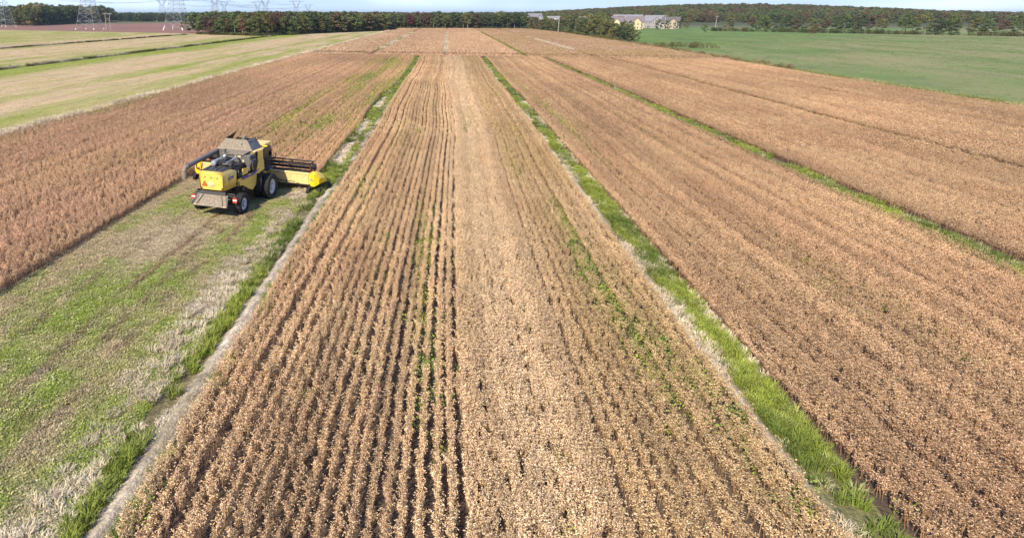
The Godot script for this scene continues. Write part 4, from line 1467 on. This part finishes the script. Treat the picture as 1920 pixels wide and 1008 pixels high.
func combine() -> void:
	var o := thing("combine_harvester", "yellow combine harvester cutting soybeans, seen from behind, with black reel and grey grain tank", "combine harvester", Vector3(-13.38, 0, -33.2), -0.12)
	var s: Shape
	# frame and axles
	s = Shape.new()
	s.box(P(0, 1.15, 1.9), Vector3(1.25, 0.55, 4.6), Basis(), 0.03)
	s.box(P(0, 0.62, 0), Vector3(2.5, 0.2, 0.24), Basis(), 0.02)
	s.box(P(0, 0.88, 3.45), Vector3(3.2, 0.36, 0.4), Basis(), 0.03)
	part("chassis", s, M.black_steel, o)
	for x: float in [-1.42, 1.42]:
		wheel("rear_wheel", P(x, 0.66, 0), 0.675, 0.46, 0.55, o)
	for x: float in [-1.82, 1.82]:
		wheel("front_wheel", P(x, 0.86, 3.45), 0.875, 0.52, 0.35, o)
	for x: float in [-1.18, 1.18]:
		wheel("inner_front_wheel", P(x, 0.86, 3.45), 0.865, 0.5, 0.35, o)
	# rear hood: a rounded yellow cover
	s = Shape.new()
	s.loft([section(0.74, 1.73, 2.70, -1.10, 0.17), section(0.84, 1.67, 2.80, -1.06, 0.2), section(0.885, 1.65, 2.83, -0.98, 0.2), section(0.92, 1.64, 2.84, -0.7, 0.18), section(0.97, 1.63, 2.82, -0.1, 0.15), section(1.0, 1.63, 2.72, 0.25, 0.12)], true)
	var hood := part("rear_hood", s, M.yellow_paint, o)
	s = Shape.new()
	s.loft([section(0.72, 2.445, 2.455, -1.104, 0.004), section(0.72, 2.445, 2.455, -1.05, 0.004)])
	part("panel_seam", s, M.print_grey, hood)
	for x: float in [-0.44, -0.02, 0.40]:
		block(hood, "latch", P(x, 2.485 - 0.02 * x, -1.11), Vector3(0.05, 0.09, 0.035), M.dark_steel, 0.008)
	for side: float in [-1.0, 1.0]:
		block(hood, "flank_seam", P(0.94 * side, 2.2, -0.55), Vector3(0.02, 1.0, 0.012), M.print_grey, 0.0, Basis(Vector3(0, 0, 1), 0.0))
		block(hood, "tail_lamp", P(0.70 * side, 1.82, -1.1), Vector3(0.12, 0.1, 0.03), M.engine_red, 0.01)
	# slow-vehicle triangle and a round emblem
	plate(hood, "warning_triangle", [P(-0.66, 1.93, -1.115), P(-0.30, 1.93, -1.115), P(-0.30, 1.98, -1.115), P(-0.45, 2.24, -1.115), P(-0.51, 2.24, -1.115), P(-0.66, 1.98, -1.115)], 0.012, M.red_sign)
	plate(hood, "triangle_face", [P(-0.60, 1.97, -1.124), P(-0.36, 1.97, -1.124), P(-0.48, 2.18, -1.124)], 0.008, M.orange_sign)
	s = Shape.new()
	s.lathe(P(-0.03, 2.08, -1.11), Vector3(0, 0, 1), [Vector2(0.215, 0), Vector2(0.215, 0.01), Vector2(0.001, 0.012)], 32)
	part("round_sign", s, M.cream_sign, hood)
	s = Shape.new()
	for k in 9:
		var a := lerpf(-2.6, -0.3, k / 8.0)
		var b := lerpf(-2.6, -0.3, (k + 1) / 8.0)
		if k == 8: b = a + 0.15
		for ring in [[0.11, 0.15], [0.175, 0.2]]:
			var z := 1.124
			s.quad(Vector3(-0.03 + cos(a) * ring[0], 2.08 + sin(a) * ring[0], z), Vector3(-0.03 + cos(b) * ring[0], 2.08 + sin(b) * ring[0], z), Vector3(-0.03 + cos(b) * ring[1], 2.08 + sin(b) * ring[1], z), Vector3(-0.03 + cos(a) * ring[1], 2.08 + sin(a) * ring[1], z), Vector3(0, 2, 0))
	part("sign_print", s, M.print_grey, hood)
	# blue name bars on the flanks of the hood
	for side: float in [-1.0, 1.0]:
		plate(hood, "blue_label", [P(0.915 * side, 2.28, -0.72), P(0.985 * side, 2.30, -0.12), P(0.985 * side, 2.46, -0.12), P(0.915 * side, 2.44, -0.72)], 0.02, M.blue_stripe)
		for k in 4:
			var t := 0.2 + k * 0.17
			block(hood, "label_letter", P(lerpf(0.927, 0.996, t) * side, 2.37, lerpf(-0.72, -0.12, t)), Vector3(0.012, 0.07, 0.06), M.pale_metal, 0.0)
	# engine deck and what stands on it
	plate(o, "engine_deck", [P(-0.78, 2.845, -0.92), P(0.70, 2.845, -0.92), P(0.86, 2.84, 1.75), P(-0.9, 2.84, 1.75)], 0.03, M.dark_steel)
	for x: float in [-0.55, -0.2, 0.15, 0.5]:
		block(o, "deck_rib", P(x, 2.872, -0.45), Vector3(0.03, 0.025, 0.8), M.black_steel, 0.004)
	s = Shape.new()
	s.box(P(0.05, 2.98, 0.75), Vector3(0.62, 0.34, 1.0), Basis(), 0.03)
	s.box(P(0.05, 3.18, 0.75), Vector3(0.4, 0.12, 0.9), Basis(), 0.03)
	for k in 6:
		s.lathe(P(0.05, 3.22, 0.4 + k * 0.14), Vector3.UP, [Vector2(0.05, 0), Vector2(0.05, 0.06), Vector2(0.001, 0.07)], 8)
	var engine := part("engine", s, M.black_steel, o)
	for k in 5:
		rod(engine, "hose", [P(-0.32, 3.0 + 0.03 * k, 0.3 + k * 0.2), P(-0.42, 3.12, 0.36 + k * 0.2), P(-0.3, 3.22, 0.42 + k * 0.2), P(0.2 - 0.1 * k, 3.27, 0.5 + k * 0.17)], 0.028, M.dark_steel)
	rod(engine, "pipe", [P(0.35, 3.12, 0.2), P(0.5, 3.2, 0.5), P(0.52, 3.22, 1.1), P(0.35, 3.3, 1.5)], 0.06, M.pale_metal)
	rod(engine, "pipe", [P(0.15, 3.05, 0.15), P(0.42, 3.05, 0.1), P(0.62, 3.0, 0.3)], 0.045, M.grey_steel)
	s = Shape.new()
	s.lathe(P(0.55, 3.06, 0.35), Vector3(0, 0, 1), [Vector2(0.001, -0.16), Vector2(0.17, -0.15), Vector2(0.19, -0.05), Vector2(0.19, 0.05), Vector2(0.17, 0.15), Vector2(0.001, 0.16)], 18)
	part("pulley", s, M.dark_steel, engine)
	block(o, "battery_box", P(0.72, 2.72, 0.1), Vector3(0.3, 0.4, 0.36), M.black_steel)
	s = Shape.new()
	s.lathe(P(0.86, 2.55, 0.28), Vector3.UP, [Vector2(0.001, -0.2), Vector2(0.08, -0.2), Vector2(0.08, 0.2), Vector2(0.001, 0.22)], 12)
	part("oil_filter", s, M.engine_red, o)
	s = Shape.new()
	s.lathe(P(0.92, 2.4, 0.62), Vector3.UP, [Vector2(0.001, -0.15), Vector2(0.06, -0.15), Vector2(0.06, 0.17), Vector2(0.001, 0.18)], 12)
	part("oil_filter", s, M.white_sign, o)
	# silver exhaust silencer lying on the left
	s = Shape.new()
	s.lathe(P(-0.52, 3.02, 0.75), Vector3(0.08, 0.06, 1).normalized(), [Vector2(0.001, -0.78), Vector2(0.15, -0.76), Vector2(0.19, -0.68), Vector2(0.19, 0.68), Vector2(0.15, 0.76), Vector2(0.001, 0.78)], 20)
	var silencer := part("exhaust_silencer", s, M.pale_metal, o)
	for k in 3:
		s = Shape.new()
		s.lathe(P(-0.52, 3.02, 0.3 + k * 0.45), Vector3(0.08, 0.06, 1).normalized(), [Vector2(0.197, -0.025), Vector2(0.203, 0.0), Vector2(0.197, 0.025)], 20)
		part("band", s, M.grey_steel, silencer)
	rod(silencer, "tail_pipe", [P(-0.48, 3.05, 1.5), P(-0.5, 3.25, 1.7), P(-0.5, 3.62, 1.75)], 0.07, M.dark_steel)
	rod(o, "air_pipe", [P(-0.2, 3.0, 1.6), P(-0.35, 3.22, 1.5), P(-0.3, 3.3, 1.2)], 0.1, M.pale_metal)
	# deck railing
	rod(o, "handrail", [P(-0.95, 2.85, -0.55), P(-0.95, 3.3, -0.4), P(-0.98, 3.34, 1.5), P(-0.95, 2.9, 1.7)], 0.02, M.black_steel)
	rod(o, "handrail", [P(0.02, 2.85, -0.5), P(0.02, 3.16, -0.5), P(-0.18, 3.16, -0.5), P(-0.18, 2.85, -0.5)], 0.016, M.black_steel)
	# cooling box with its turning screen
	block(o, "cooling_box", P(0.33, 2.78, 2.12), Vector3(1.86, 1.06, 0.86), M.grey_steel, 0.04)
	plate(o, "cooling_box_lid", [P(-0.72, 3.33, 1.62), P(0.82, 3.33, 1.62), P(0.9, 3.36, 2.5), P(-0.72, 3.36, 2.5)], 0.03, M.dusty_grey)
	block(o, "lid_rib", P(0.93, 3.37, 2.1), Vector3(0.1, 0.06, 0.8), M.black_steel, 0.01)
	block(o, "data_plate", P(0.5, 3.2, 1.685), Vector3(0.22, 0.12, 0.012), M.cream_sign, 0.0)
	block(o, "data_plate", P(0.78, 2.92, 1.685), Vector3(0.1, 0.16, 0.012), M.cream_sign, 0.0)
	s = Shape.new()
	s.lathe(P(1.27, 2.66, 2.1), Vector3(1, 0, 0), [Vector2(0.50, 0), Vector2(0.50, 0.1), Vector2(0.44, 0.13), Vector2(0.42, 0.09), Vector2(0.14, 0.13), Vector2(0.12, 0.14), Vector2(0.001, 0.15)], 32)
	var screen := part("rotary_screen", s, M.black_steel, o)
	s = Shape.new()
	s.lathe(P(1.27, 2.66, 2.1), Vector3(1, 0, 0), [Vector2(0.37, 0.1), Vector2(0.36, 0.125), Vector2(0.34, 0.13)], 32)
	part("screen_ring", s, M.pale_metal, screen)
	# belts, pulleys and guards seen below the deck on the right flank
	for k in [[0.98, 2.2, 0.75, 0.26], [0.98, 1.85, 1.35, 0.2], [1.0, 2.35, 1.45, 0.17], [-0.98, 2.2, 0.75, 0.26], [-0.98, 1.85, 1.35, 0.2]]:
		s = Shape.new()
		var side := signf(k[0])
		s.lathe(P(k[0], k[1], k[2]), Vector3(side, 0, 0), [Vector2(0.001, 0.0), Vector2(k[3] * 0.8, 0.0), Vector2(k[3], 0.02), Vector2(k[3] * 0.86, 0.05), Vector2(k[3], 0.08), Vector2(k[3] * 0.85, 0.1), Vector2(k[3] * 0.3, 0.06), Vector2(0.001, 0.08)], 20)
		part("drive_pulley", s, M.dark_steel, o)
	block(o, "inner_body", P(0, 2.05, 1.1), Vector3(1.9, 1.5, 1.8), M.black_steel, 0.02)
	block(o, "threshing_body", P(0, 2.0, 2.9), Vector3(2.3, 1.6, 2.2), M.dark_steel, 0.02)
	# side shields with the blue stripe
	for side: float in [-1.0, 1.0]:
		var x := 1.2 * side
		plate(o, "side_shield", [P(x * 0.87, 1.66, 0.3), P(x * 0.92, 1.55, 0.9), P(x, 1.2, 1.45), P(x * 1.05, 0.98, 1.95), P(x * 1.07, 1.2, 2.35), P(x * 1.12, 1.86, 2.75), P(x * 1.14, 2.12, 3.1), P(x * 1.08, 2.18, 1.6), P(x * 0.95, 2.12, 0.6), P(x * 0.87, 2.1, 0.3)], 0.06, M.yellow_paint)
		plate(o, "side_stripe", [P(x * 0.95 + 0.045 * side, 1.97, 0.65), P(x * 1.1 + 0.04 * side, 2.0, 2.0), P(x * 1.13 + 0.04 * side, 2.2, 2.9), P(x * 1.1 + 0.04 * side, 2.2, 2.0), P(x * 0.95 + 0.045 * side, 2.17, 0.65)], 0.03, M.blue_stripe)
		plate(o, "upper_shield", [P(x * 0.9, 2.2, 0.85), P(x * 0.98, 2.22, 1.5), P(x * 0.98, 2.56, 1.5), P(x * 0.9, 2.62, 0.95)], 0.05, M.yellow_paint)
		# fender over the front wheel
		s = Shape.new()
		s.loft([strip_ring([P(x * 0.9, 1.98, 2.2), P(x * 1.1, 1.95, 2.2), P(x * 1.1, 2.42, 2.25), P(x * 0.9, 2.45, 2.25)]), strip_ring([P(x * 0.9, 2.0, 2.8), P(x * 1.17, 1.98, 2.8), P(x * 1.15, 2.62, 2.7), P(x * 0.9, 2.65, 2.7)]), strip_ring([P(x * 0.9, 2.0, 3.6), P(x * 1.16, 1.98, 3.6), P(x * 1.14, 2.6, 3.6), P(x * 0.9, 2.65, 3.6)])])
		part("front_fender", s, M.yellow_paint, o)
		plate(o, "mud_guard", [P(x * 1.08, 0.75, 2.35), P(x * 1.42, 0.75, 2.35), P(x * 1.42, 1.95, 2.5), P(x * 1.08, 1.95, 2.5)], 0.04, M.black_steel)
		block(o, "tank_side_panel", P(1.22 * side, 2.92, 3.35), Vector3(0.1, 0.8, 0.8), M.yellow_paint, 0.03)
	# grain tank
	s = Shape.new()
	s.loft([section(1.24, 2.2, 3.36, 2.58, 0.05, -0.16), section(1.24, 2.2, 3.30, 4.0, 0.05, -0.2)])
	var tank := part("grain_tank", s, M.grey_steel, o)
	plate(tank, "tank_rim", [P(1.04, 3.38, 2.55), P(1.22, 3.35, 2.55), P(1.2, 3.29, 4.1), P(1.0, 3.29, 4.1)], 0.06, M.dusty_yellow)
	var b0 := [P(-1.62, 3.37, 2.58), P(1.02, 3.37, 2.58), P(1.02, 3.3, 4.1), P(-1.5, 3.3, 4.1)]
	var t0 := [P(-1.06, 4.06, 2.95), P(0.48, 4.02, 2.95), P(0.6, 4.04, 3.95), P(-0.72, 4.1, 3.95)]
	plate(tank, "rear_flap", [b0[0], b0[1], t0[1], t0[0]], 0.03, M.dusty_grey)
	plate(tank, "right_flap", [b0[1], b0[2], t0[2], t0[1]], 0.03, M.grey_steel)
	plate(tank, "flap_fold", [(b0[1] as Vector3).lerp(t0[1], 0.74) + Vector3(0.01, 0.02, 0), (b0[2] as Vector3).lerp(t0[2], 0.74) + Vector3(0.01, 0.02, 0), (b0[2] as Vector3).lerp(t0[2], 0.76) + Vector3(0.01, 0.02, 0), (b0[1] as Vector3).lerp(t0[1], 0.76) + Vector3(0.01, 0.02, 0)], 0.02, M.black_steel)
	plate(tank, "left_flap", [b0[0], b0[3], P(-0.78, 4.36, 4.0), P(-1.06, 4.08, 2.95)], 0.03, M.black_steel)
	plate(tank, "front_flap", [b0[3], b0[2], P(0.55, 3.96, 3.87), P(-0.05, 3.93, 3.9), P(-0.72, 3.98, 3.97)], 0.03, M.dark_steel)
	block(tank, "flap_opening", P(0.18, 3.75, 2.79), Vector3(0.12, 0.11, 0.04), M.black_steel, 0.0, Basis(Vector3(1, 0, 0), -0.54))
	rod(tank, "loading_auger", [P(0.0, 3.3, 3.6), P(-0.05, 4.1, 3.5)], 0.13, M.pale_metal, 12)
	block(tank, "auger_head", P(-0.05, 4.11, 3.5), Vector3(0.34, 0.14, 0.26), M.dusty_grey, 0.03)
	s = Shape.new()
	for k in 13:
		var a := -0.75 + k * 0.115
		s.taper(P(a, 3.34, 3.5), P(a, 3.62 - absf(a) * 0.2, 3.5), 0.24, 0.05, 8)
	part("grain_heap", s, M.cream_sign, tank)
	# unloading auger folded along the left side
	var line := [P(-1.62, 3.2, 2.75), P(-1.66, 3.18, 2.2), P(-1.84, 2.96, -0.75)]
	var auger := rod(o, "unloading_auger", line, 0.15, M.grey_steel, 16)
	rod(auger, "auger_elbow", [P(-1.5, 2.5, 2.85), P(-1.56, 3.0, 2.85), P(-1.62, 3.2, 2.72)], 0.17, M.grey_steel, 16)
	s = Shape.new()
	s.lathe(P(-1.838, 2.965, -0.72), P(-0.18, -0.22, -2.95).normalized(), [Vector2(0.15, 0), Vector2(0.185, 0.01), Vector2(0.185, 0.06), Vector2(0.15, 0.07)], 18)
	part("collar", s, M.dark_steel, auger)
	s = Shape.new()
	s.loft([s.ring(P(-1.845, 2.955, -0.78), Vector3(0, 0, 1), 0.165, 14), s.ring(P(-1.86, 2.90, -0.98), Vector3(0, -0.5, 1).normalized(), 0.175, 14), s.ring(P(-1.87, 2.76, -1.08), Vector3(0, -1, 0.4).normalized(), 0.18, 14), s.ring(P(-1.87, 2.5, -1.1), Vector3(0, -1, 0), 0.18, 14), s.ring(P(-1.87, 2.26, -1.1), Vector3(0, -1, 0), 0.165, 14)], true)
	part("spout", s, M.dusty_grey, auger)
	rod(auger, "cradle", [P(-1.1, 2.4, 0.2), P(-1.75, 2.6, 0.2), P(-1.78, 2.9, 0.2)], 0.04, M.black_steel)
	# straw hood: tailboard below the rear hood
	plate(o, "straw_hood", [P(-0.86, 1.60, -0.98), P(0.86, 1.60, -0.98), P(0.86, 1.40, -1.02), P(-0.86, 1.40, -1.02)], 0.05, M.dark_steel)
	var board := plate(o, "tailboard", [P(-0.85, 1.38, -1.0), P(0.85, 1.38, -1.0), P(1.16, 0.78, -1.50), P(-1.16, 0.78, -1.50)], 0.035, M.dusty_grey)
	for side: float in [-1.0, 1.0]:
		plate(board, "side_fin", [P(0.87 * side, 1.40, -0.98), P(1.19 * side, 0.80, -1.52), P(1.21 * side, 0.98, -1.52), P(1.02 * side, 1.42, -1.0)], 0.03, M.grey_steel)
		plate(board, "guide_fin", [P(0.62 * side, 1.31, -1.07), P(0.86 * side, 0.84, -1.46), P(0.86 * side, 0.93, -1.47), P(0.62 * side, 1.40, -1.08)], 0.02, M.dark_steel)
		block(board, "fin_label", P(1.0 * side, 0.83, -1.505), Vector3(0.12, 0.05, 0.012), M.cream_sign, 0.0)
	block(o, "chopper_body", P(0, 1.35, -0.5), Vector3(1.6, 0.5, 0.9), M.black_steel, 0.03)
	# reflector boards on arms
	for side: float in [-1.0, 1.0]:
		var arm := rod(o, "reflector_arm", [P(0.85 * side, 1.42, -0.75), P(1.28 * side, 1.46, -0.82), P(1.42 * side, 1.42, -0.86), P(1.42 * side, 1.12, -0.86)], 0.022, M.grey_steel)
		rod(arm, "brace", [P(0.85 * side, 1.30, -0.75), P(1.3 * side, 1.30, -0.82), P(1.42 * side, 1.26, -0.86)], 0.018, M.grey_steel)
		block(arm, "reflector_board", P(1.42 * side, 1.1, -0.9), Vector3(0.28, 0.30, 0.03), M.red_sign, 0.008)
		block(arm, "white_bar", P(1.42 * side, 1.12, -0.919), Vector3(0.262, 0.085, 0.006), M.white_sign, 0.0)
	# ladder and chains beside the rear wheel
	var ladder := rod(o, "ladder_rail", [P(1.2, 0.95, 0.12), P(1.08, 1.95, 0.05)], 0.025, M.black_steel)
	rod(ladder, "ladder_rail", [P(1.2, 0.95, 0.42), P(1.08, 1.95, 0.36)], 0.025, M.black_steel)
	for k in 4:
		rod(ladder, "rung", [P(1.19 - 0.032 * k, 1.05 + k * 0.27, 0.11), P(1.19 - 0.032 * k, 1.05 + k * 0.27, 0.41)], 0.02, M.black_steel)
	for k in 3:
		rod(o, "hose", [P(1.0, 2.0 - k * 0.1, 0.6), P(1.09, 1.6 - k * 0.05, 0.45 + k * 0.08), P(1.05, 1.2, 0.2 + k * 0.1)], 0.018, M.black_steel, 6)
	rod(o, "belt_guard", [P(1.02, 2.62, 0.35), P(1.05, 2.2, 0.5), P(1.04, 1.75, 0.9)], 0.04, M.dark_steel)
	block(o, "tool_box", P(1.0, 1.3, 1.0), Vector3(0.24, 0.3, 0.4), M.dark_steel, 0.02)
	rod(o, "steering_ram", [P(0.5, 0.75, -0.12), P(1.15, 0.68, -0.12)], 0.045, M.dark_steel)
	rod(o, "rear_strut", [P(0.9, 1.62, -0.5), P(1.05, 1.0, -0.1)], 0.035, M.black_steel)
	rod(o, "rear_strut", [P(-0.9, 1.62, -0.5), P(-1.05, 1.0, -0.1)], 0.035, M.black_steel)
	# cab in front of the tank
	s = Shape.new()
	s.loft([section(0.85, 1.55, 3.15, 4.25, 0.08), section(0.9, 1.5, 3.15, 5.0, 0.1), section(0.9, 1.55, 3.1, 5.95, 0.15)])
	var cab := part("cab", s, M.glass_dark, o)
	s = Shape.new()
	s.loft([section(0.9, 3.15, 3.38, 4.2, 0.1), section(0.92, 3.15, 3.42, 5.0, 0.1), section(0.85, 3.15, 3.36, 6.1, 0.1)])
	part("cab_roof", s, M.yellow_paint, cab)
	for x: float in [-0.95, 0.95]:
		rod(cab, "cab_post", [P(x * 0.9, 1.55, 4.25), P(x * 0.9, 3.15, 4.25)], 0.05, M.black_steel)
	for side: float in [-1.0, 1.0]:
		var arm := rod(o, "mirror_arm", [P(0.85 * side, 3.3, 5.0), P(1.1 * side, 3.32, 5.05), P(1.2 * side, 3.1, 5.05)], 0.022, M.black_steel)
		block(arm, "mirror", P(1.2 * side, 2.8, 5.05), Vector3(0.24, 0.55, 0.08), M.black_steel, 0.03)
		block(o, "roof_lamp", P(1.1 * side, 3.36, 4.4), Vector3(0.36, 0.1, 0.2), M.bright_yellow, 0.03)
		block(o, "platform", P(1.15 * side, 1.75, 4.7), Vector3(0.6, 0.06, 1.0), M.dark_steel, 0.01)
		rod(o, "platform_rail", [P(1.4 * side, 1.78, 4.2), P(1.4 * side, 2.6, 4.25), P(1.4 * side, 2.6, 5.1), P(1.4 * side, 1.78, 5.15)], 0.02, M.black_steel)
	plate(o, "warning_flag", [P(1.0, 3.2, 2.3), P(1.24, 3.2, 2.4), P(1.24, 3.32, 2.4), P(1.0, 3.34, 2.3)], 0.03, M.bright_yellow)
	# feeder house and header
	s = Shape.new()
	s.loft([section(0.72, 1.0, 1.75, 4.4, 0.03), section(0.78, 0.42, 1.05, 5.75, 0.03)])
	part("feeder_house", s, M.yellow_paint, o)
	header(o)


func header(o: Node3D) -> void:
	var mid := -0.2
	var left := mid - 4.6
	var right := mid + 4.15
	var s := Shape.new()
	# back sheet with a top beam and a floor
	var centre := (left + right) / 2.0
	s.box(P(centre, 1.0, 5.72), Vector3(right - left, 0.62, 0.05), Basis(), 0.01)
	s.box(P(centre, 1.33, 5.74), Vector3(right - left, 0.13, 0.16), Basis(), 0.02)
	s.box(P(centre, 0.66, 5.66), Vector3(right - left, 0.10, 0.16), Basis(), 0.02)
	s.box(P(centre, 0.55, 6.3), Vector3(right - left, 0.04, 1.2), Basis(), 0.01)
	var head := part("header", s, M.dusty_yellow, o)
	for k in 7:
		var x := lerpf(left + 0.1, right - 0.1, k / 6.0)
		block(head, "back_rib", P(x, 1.0, 5.675), Vector3(0.07, 0.56, 0.04), M.dusty_yellow, 0.01)
	for x: float in [left + 1.4, right - 2.4]:
		block(head, "red_label", P(x, 1.31, 5.655), Vector3(0.18, 0.07, 0.012), M.orange_sign, 0.0)
	for x: float in [-2.6, -1.5, 1.6, 2.4, 3.2]:
		block(head, "bracket", P(x + mid * 0.5, 0.62, 5.56), Vector3(0.2, 0.12, 0.1), M.dark_steel, 0.015)
	block(head, "gearbox", P(1.5, 0.70, 5.58), Vector3(0.26, 0.3, 0.16), M.dark_steel, 0.03)
	rod(head, "drive_shaft", [P(-2.9, 0.78, 5.6), P(2.9, 0.72, 5.6)], 0.035, M.dark_steel)
	# auger with flighting
	s = Shape.new()
	s.tube([P(left + 0.1, 0.72, 6.15), P(right - 0.1, 0.72, 6.15)], 0.2, 14)
	part("feed_auger", s, M.dark_steel, head)
	s = Shape.new()
	var turns := 15.0
	var n := 180
	for k in n:
		for q in 1:
			var ta := float(k) / n
			var tb := float(k + 1) / n
			var aa := ta * turns * TAU * (1.0 if ta < 0.5 else -1.0)
			var ab := tb * turns * TAU * (1.0 if ta < 0.5 else -1.0)
			var xa := lerpf(left + 0.15, right - 0.15, ta)
			var xb := lerpf(left + 0.15, right - 0.15, tb)
			s.leaf(P(xa, 0.72 + cos(aa) * 0.2, 6.15 + sin(aa) * 0.2), P(xa, 0.72 + cos(aa) * 0.32, 6.15 + sin(aa) * 0.32), P(xb, 0.72 + cos(ab) * 0.32, 6.15 + sin(ab) * 0.32), P(xb, 0.72 + cos(ab) * 0.2, 6.15 + sin(ab) * 0.2))
	part("auger_flight", s, M.grey_steel, head)
	# reel: six bats with tines round a tube, with spiders and end plates
	var hub := P(mid, 1.42, 6.95)
	s = Shape.new()
	s.tube([P(left + 0.25, 1.42, 6.95), P(right - 0.25, 1.42, 6.95)], 0.09, 10)
	part("reel_tube", s, M.black_steel, head)
	var cocked: Array[Node3D] = [head]
	for k in 6:
		var a := TAU * k / 6.0 + 0.35
		var y := 1.42 + sin(a) * 0.5
		var z := 6.95 + cos(a) * 0.5
		var bat := rod(o, "reel_bat", [P(left + 0.25, y, z), P(right - 0.25, y, z)], 0.046, M.black_steel)
		s = Shape.new()
		for t in 72:
			var x := lerpf(left + 0.3, right - 0.3, t / 71.0)
			s.box(P(x, y - 0.13, z + 0.02), Vector3(0.022, 0.26, 0.03), Basis(Vector3(1, 0, 0), 0.2))
		part("tines", s, M.black_steel, bat)
		cocked.append(bat)
	for k in 6:
		var x := lerpf(left + 0.3, right - 0.3, k / 5.0)
		s = Shape.new()
		for q in 6:
			var a := TAU * q / 6.0 + 0.35
			var b := TAU * (q + 1) / 6.0 + 0.35
			s.tube([P(x, 1.42, 6.95), P(x, 1.42 + sin(a) * 0.5, 6.95 + cos(a) * 0.5)], 0.025, 5)
			s.tube([P(x, 1.42 + sin(a) * 0.5, 6.95 + cos(a) * 0.5), P(x, 1.42 + sin(b) * 0.5, 6.95 + cos(b) * 0.5)], 0.02, 5)
		part("reel_spider", s, M.black_steel, head)
	for side: float in [-1.0, 1.0]:
		var x := (right - 0.1) if side > 0.0 else (left + 0.1)
		rod(head, "reel_arm", [P(x, 1.5, 5.75), P(x, 1.56, 6.4), P(x, 1.44, 7.0)], 0.055, M.black_steel)
		block(head, "reel_drive", P(x, 1.5, 6.9), Vector3(0.2, 0.34, 0.3), M.black_steel, 0.04)
		# pointed end shields
		var e := (right + 0.03) if side > 0.0 else (left - 0.03)
		var f := e + (0.66 if side > 0.0 else 0.6) * side
		s = Shape.new()
		s.loft([strip_ring([P(e, 0.52, 5.6), P(e, 1.40, 5.6), P(e, 1.44, 6.2), P(e, 1.12, 7.3), P(e, 0.42, 7.9)]), strip_ring([P(lerpf(e, f, 0.55), 0.50, 5.55), P(lerpf(e, f, 0.55), 1.34, 5.55), P(lerpf(e, f, 0.55), 1.36, 6.1), P(lerpf(e, f, 0.55), 1.0, 7.2), P(lerpf(e, f, 0.55), 0.42, 7.7)]), strip_ring([P(f, 0.68, 5.75), P(f, 1.02, 5.75), P(f, 1.06, 6.1), P(f, 0.82, 6.9), P(f, 0.5, 7.3)])])
		part("end_shield", s, M.bright_yellow, head)
		for k in 4:
			block(head, "shield_print", P(lerpf(e, f, 0.18 + k * 0.1), 1.03 - 0.03 * k, 5.53 + 0.002 * k), Vector3(0.06, 0.1 - 0.012 * k, 0.02), M.pale_metal, 0.0)
		s = Shape.new()
		s.loft([strip_ring([P(e, 0.12, 5.9), P(e, 0.5, 5.9), P(e, 0.5, 7.9), P(e, 0.1, 8.0)]), strip_ring([P(f, 0.2, 6.0), P(f, 0.55, 6.0), P(f, 0.45, 7.4), P(f, 0.15, 8.3)])])
		part("crop_divider", s, M.black_steel, head)
		# gauge wheel and stand behind the header's end
		s = Shape.new()
		s.lathe(P(mid + 4.25 * side, 0.26, 5.3), Vector3(1, 0, 0), [Vector2(0.1, 0.1), Vector2(0.24, 0.11), Vector2(0.26, 0.06), Vector2(0.26, -0.06), Vector2(0.24, -0.11), Vector2(0.1, -0.1)], 20)
		part("gauge_wheel", s, M.rubber, head)
		rod(head, "wheel_arm", [P(mid + 4.25 * side, 0.26, 5.3), P(mid + 4.2 * side, 0.6, 5.62)], 0.05, M.black_steel)
		s = Shape.new()
		s.lathe(P(mid + 5.0 * side, 0.26, 5.45), Vector3(1, 0, 0), [Vector2(0.001, 0.11), Vector2(0.24, 0.11), Vector2(0.26, 0.06), Vector2(0.26, -0.06), Vector2(0.24, -0.11), Vector2(0.001, -0.11)], 20)
		part("gauge_wheel", s, M.rubber, head)
		rod(head, "marker_rod", [P(mid + 4.1 * side, 1.5, 5.9), P(mid + 4.1 * side, 1.85, 5.9)], 0.02, M.red_sign)
	block(head, "red_lamp", P(left + 0.2, 1.72, 5.75), Vector3(0.2, 0.22, 0.14), M.red_sign, 0.03)
	rod(head, "cutter_bar", [P(left, 0.36, 6.95), P(right, 0.36, 6.95)], 0.04, M.pale_metal)
	# the header sits a touch askew on the feeder house
	var pivot := Transform3D(Basis(Vector3.UP, -0.05), Vector3.ZERO)
	var hinge := Transform3D(Basis(), P(0, 0, 5.7))
	for n3 in cocked: n3.transform = hinge * pivot * hinge.affine_inverse()
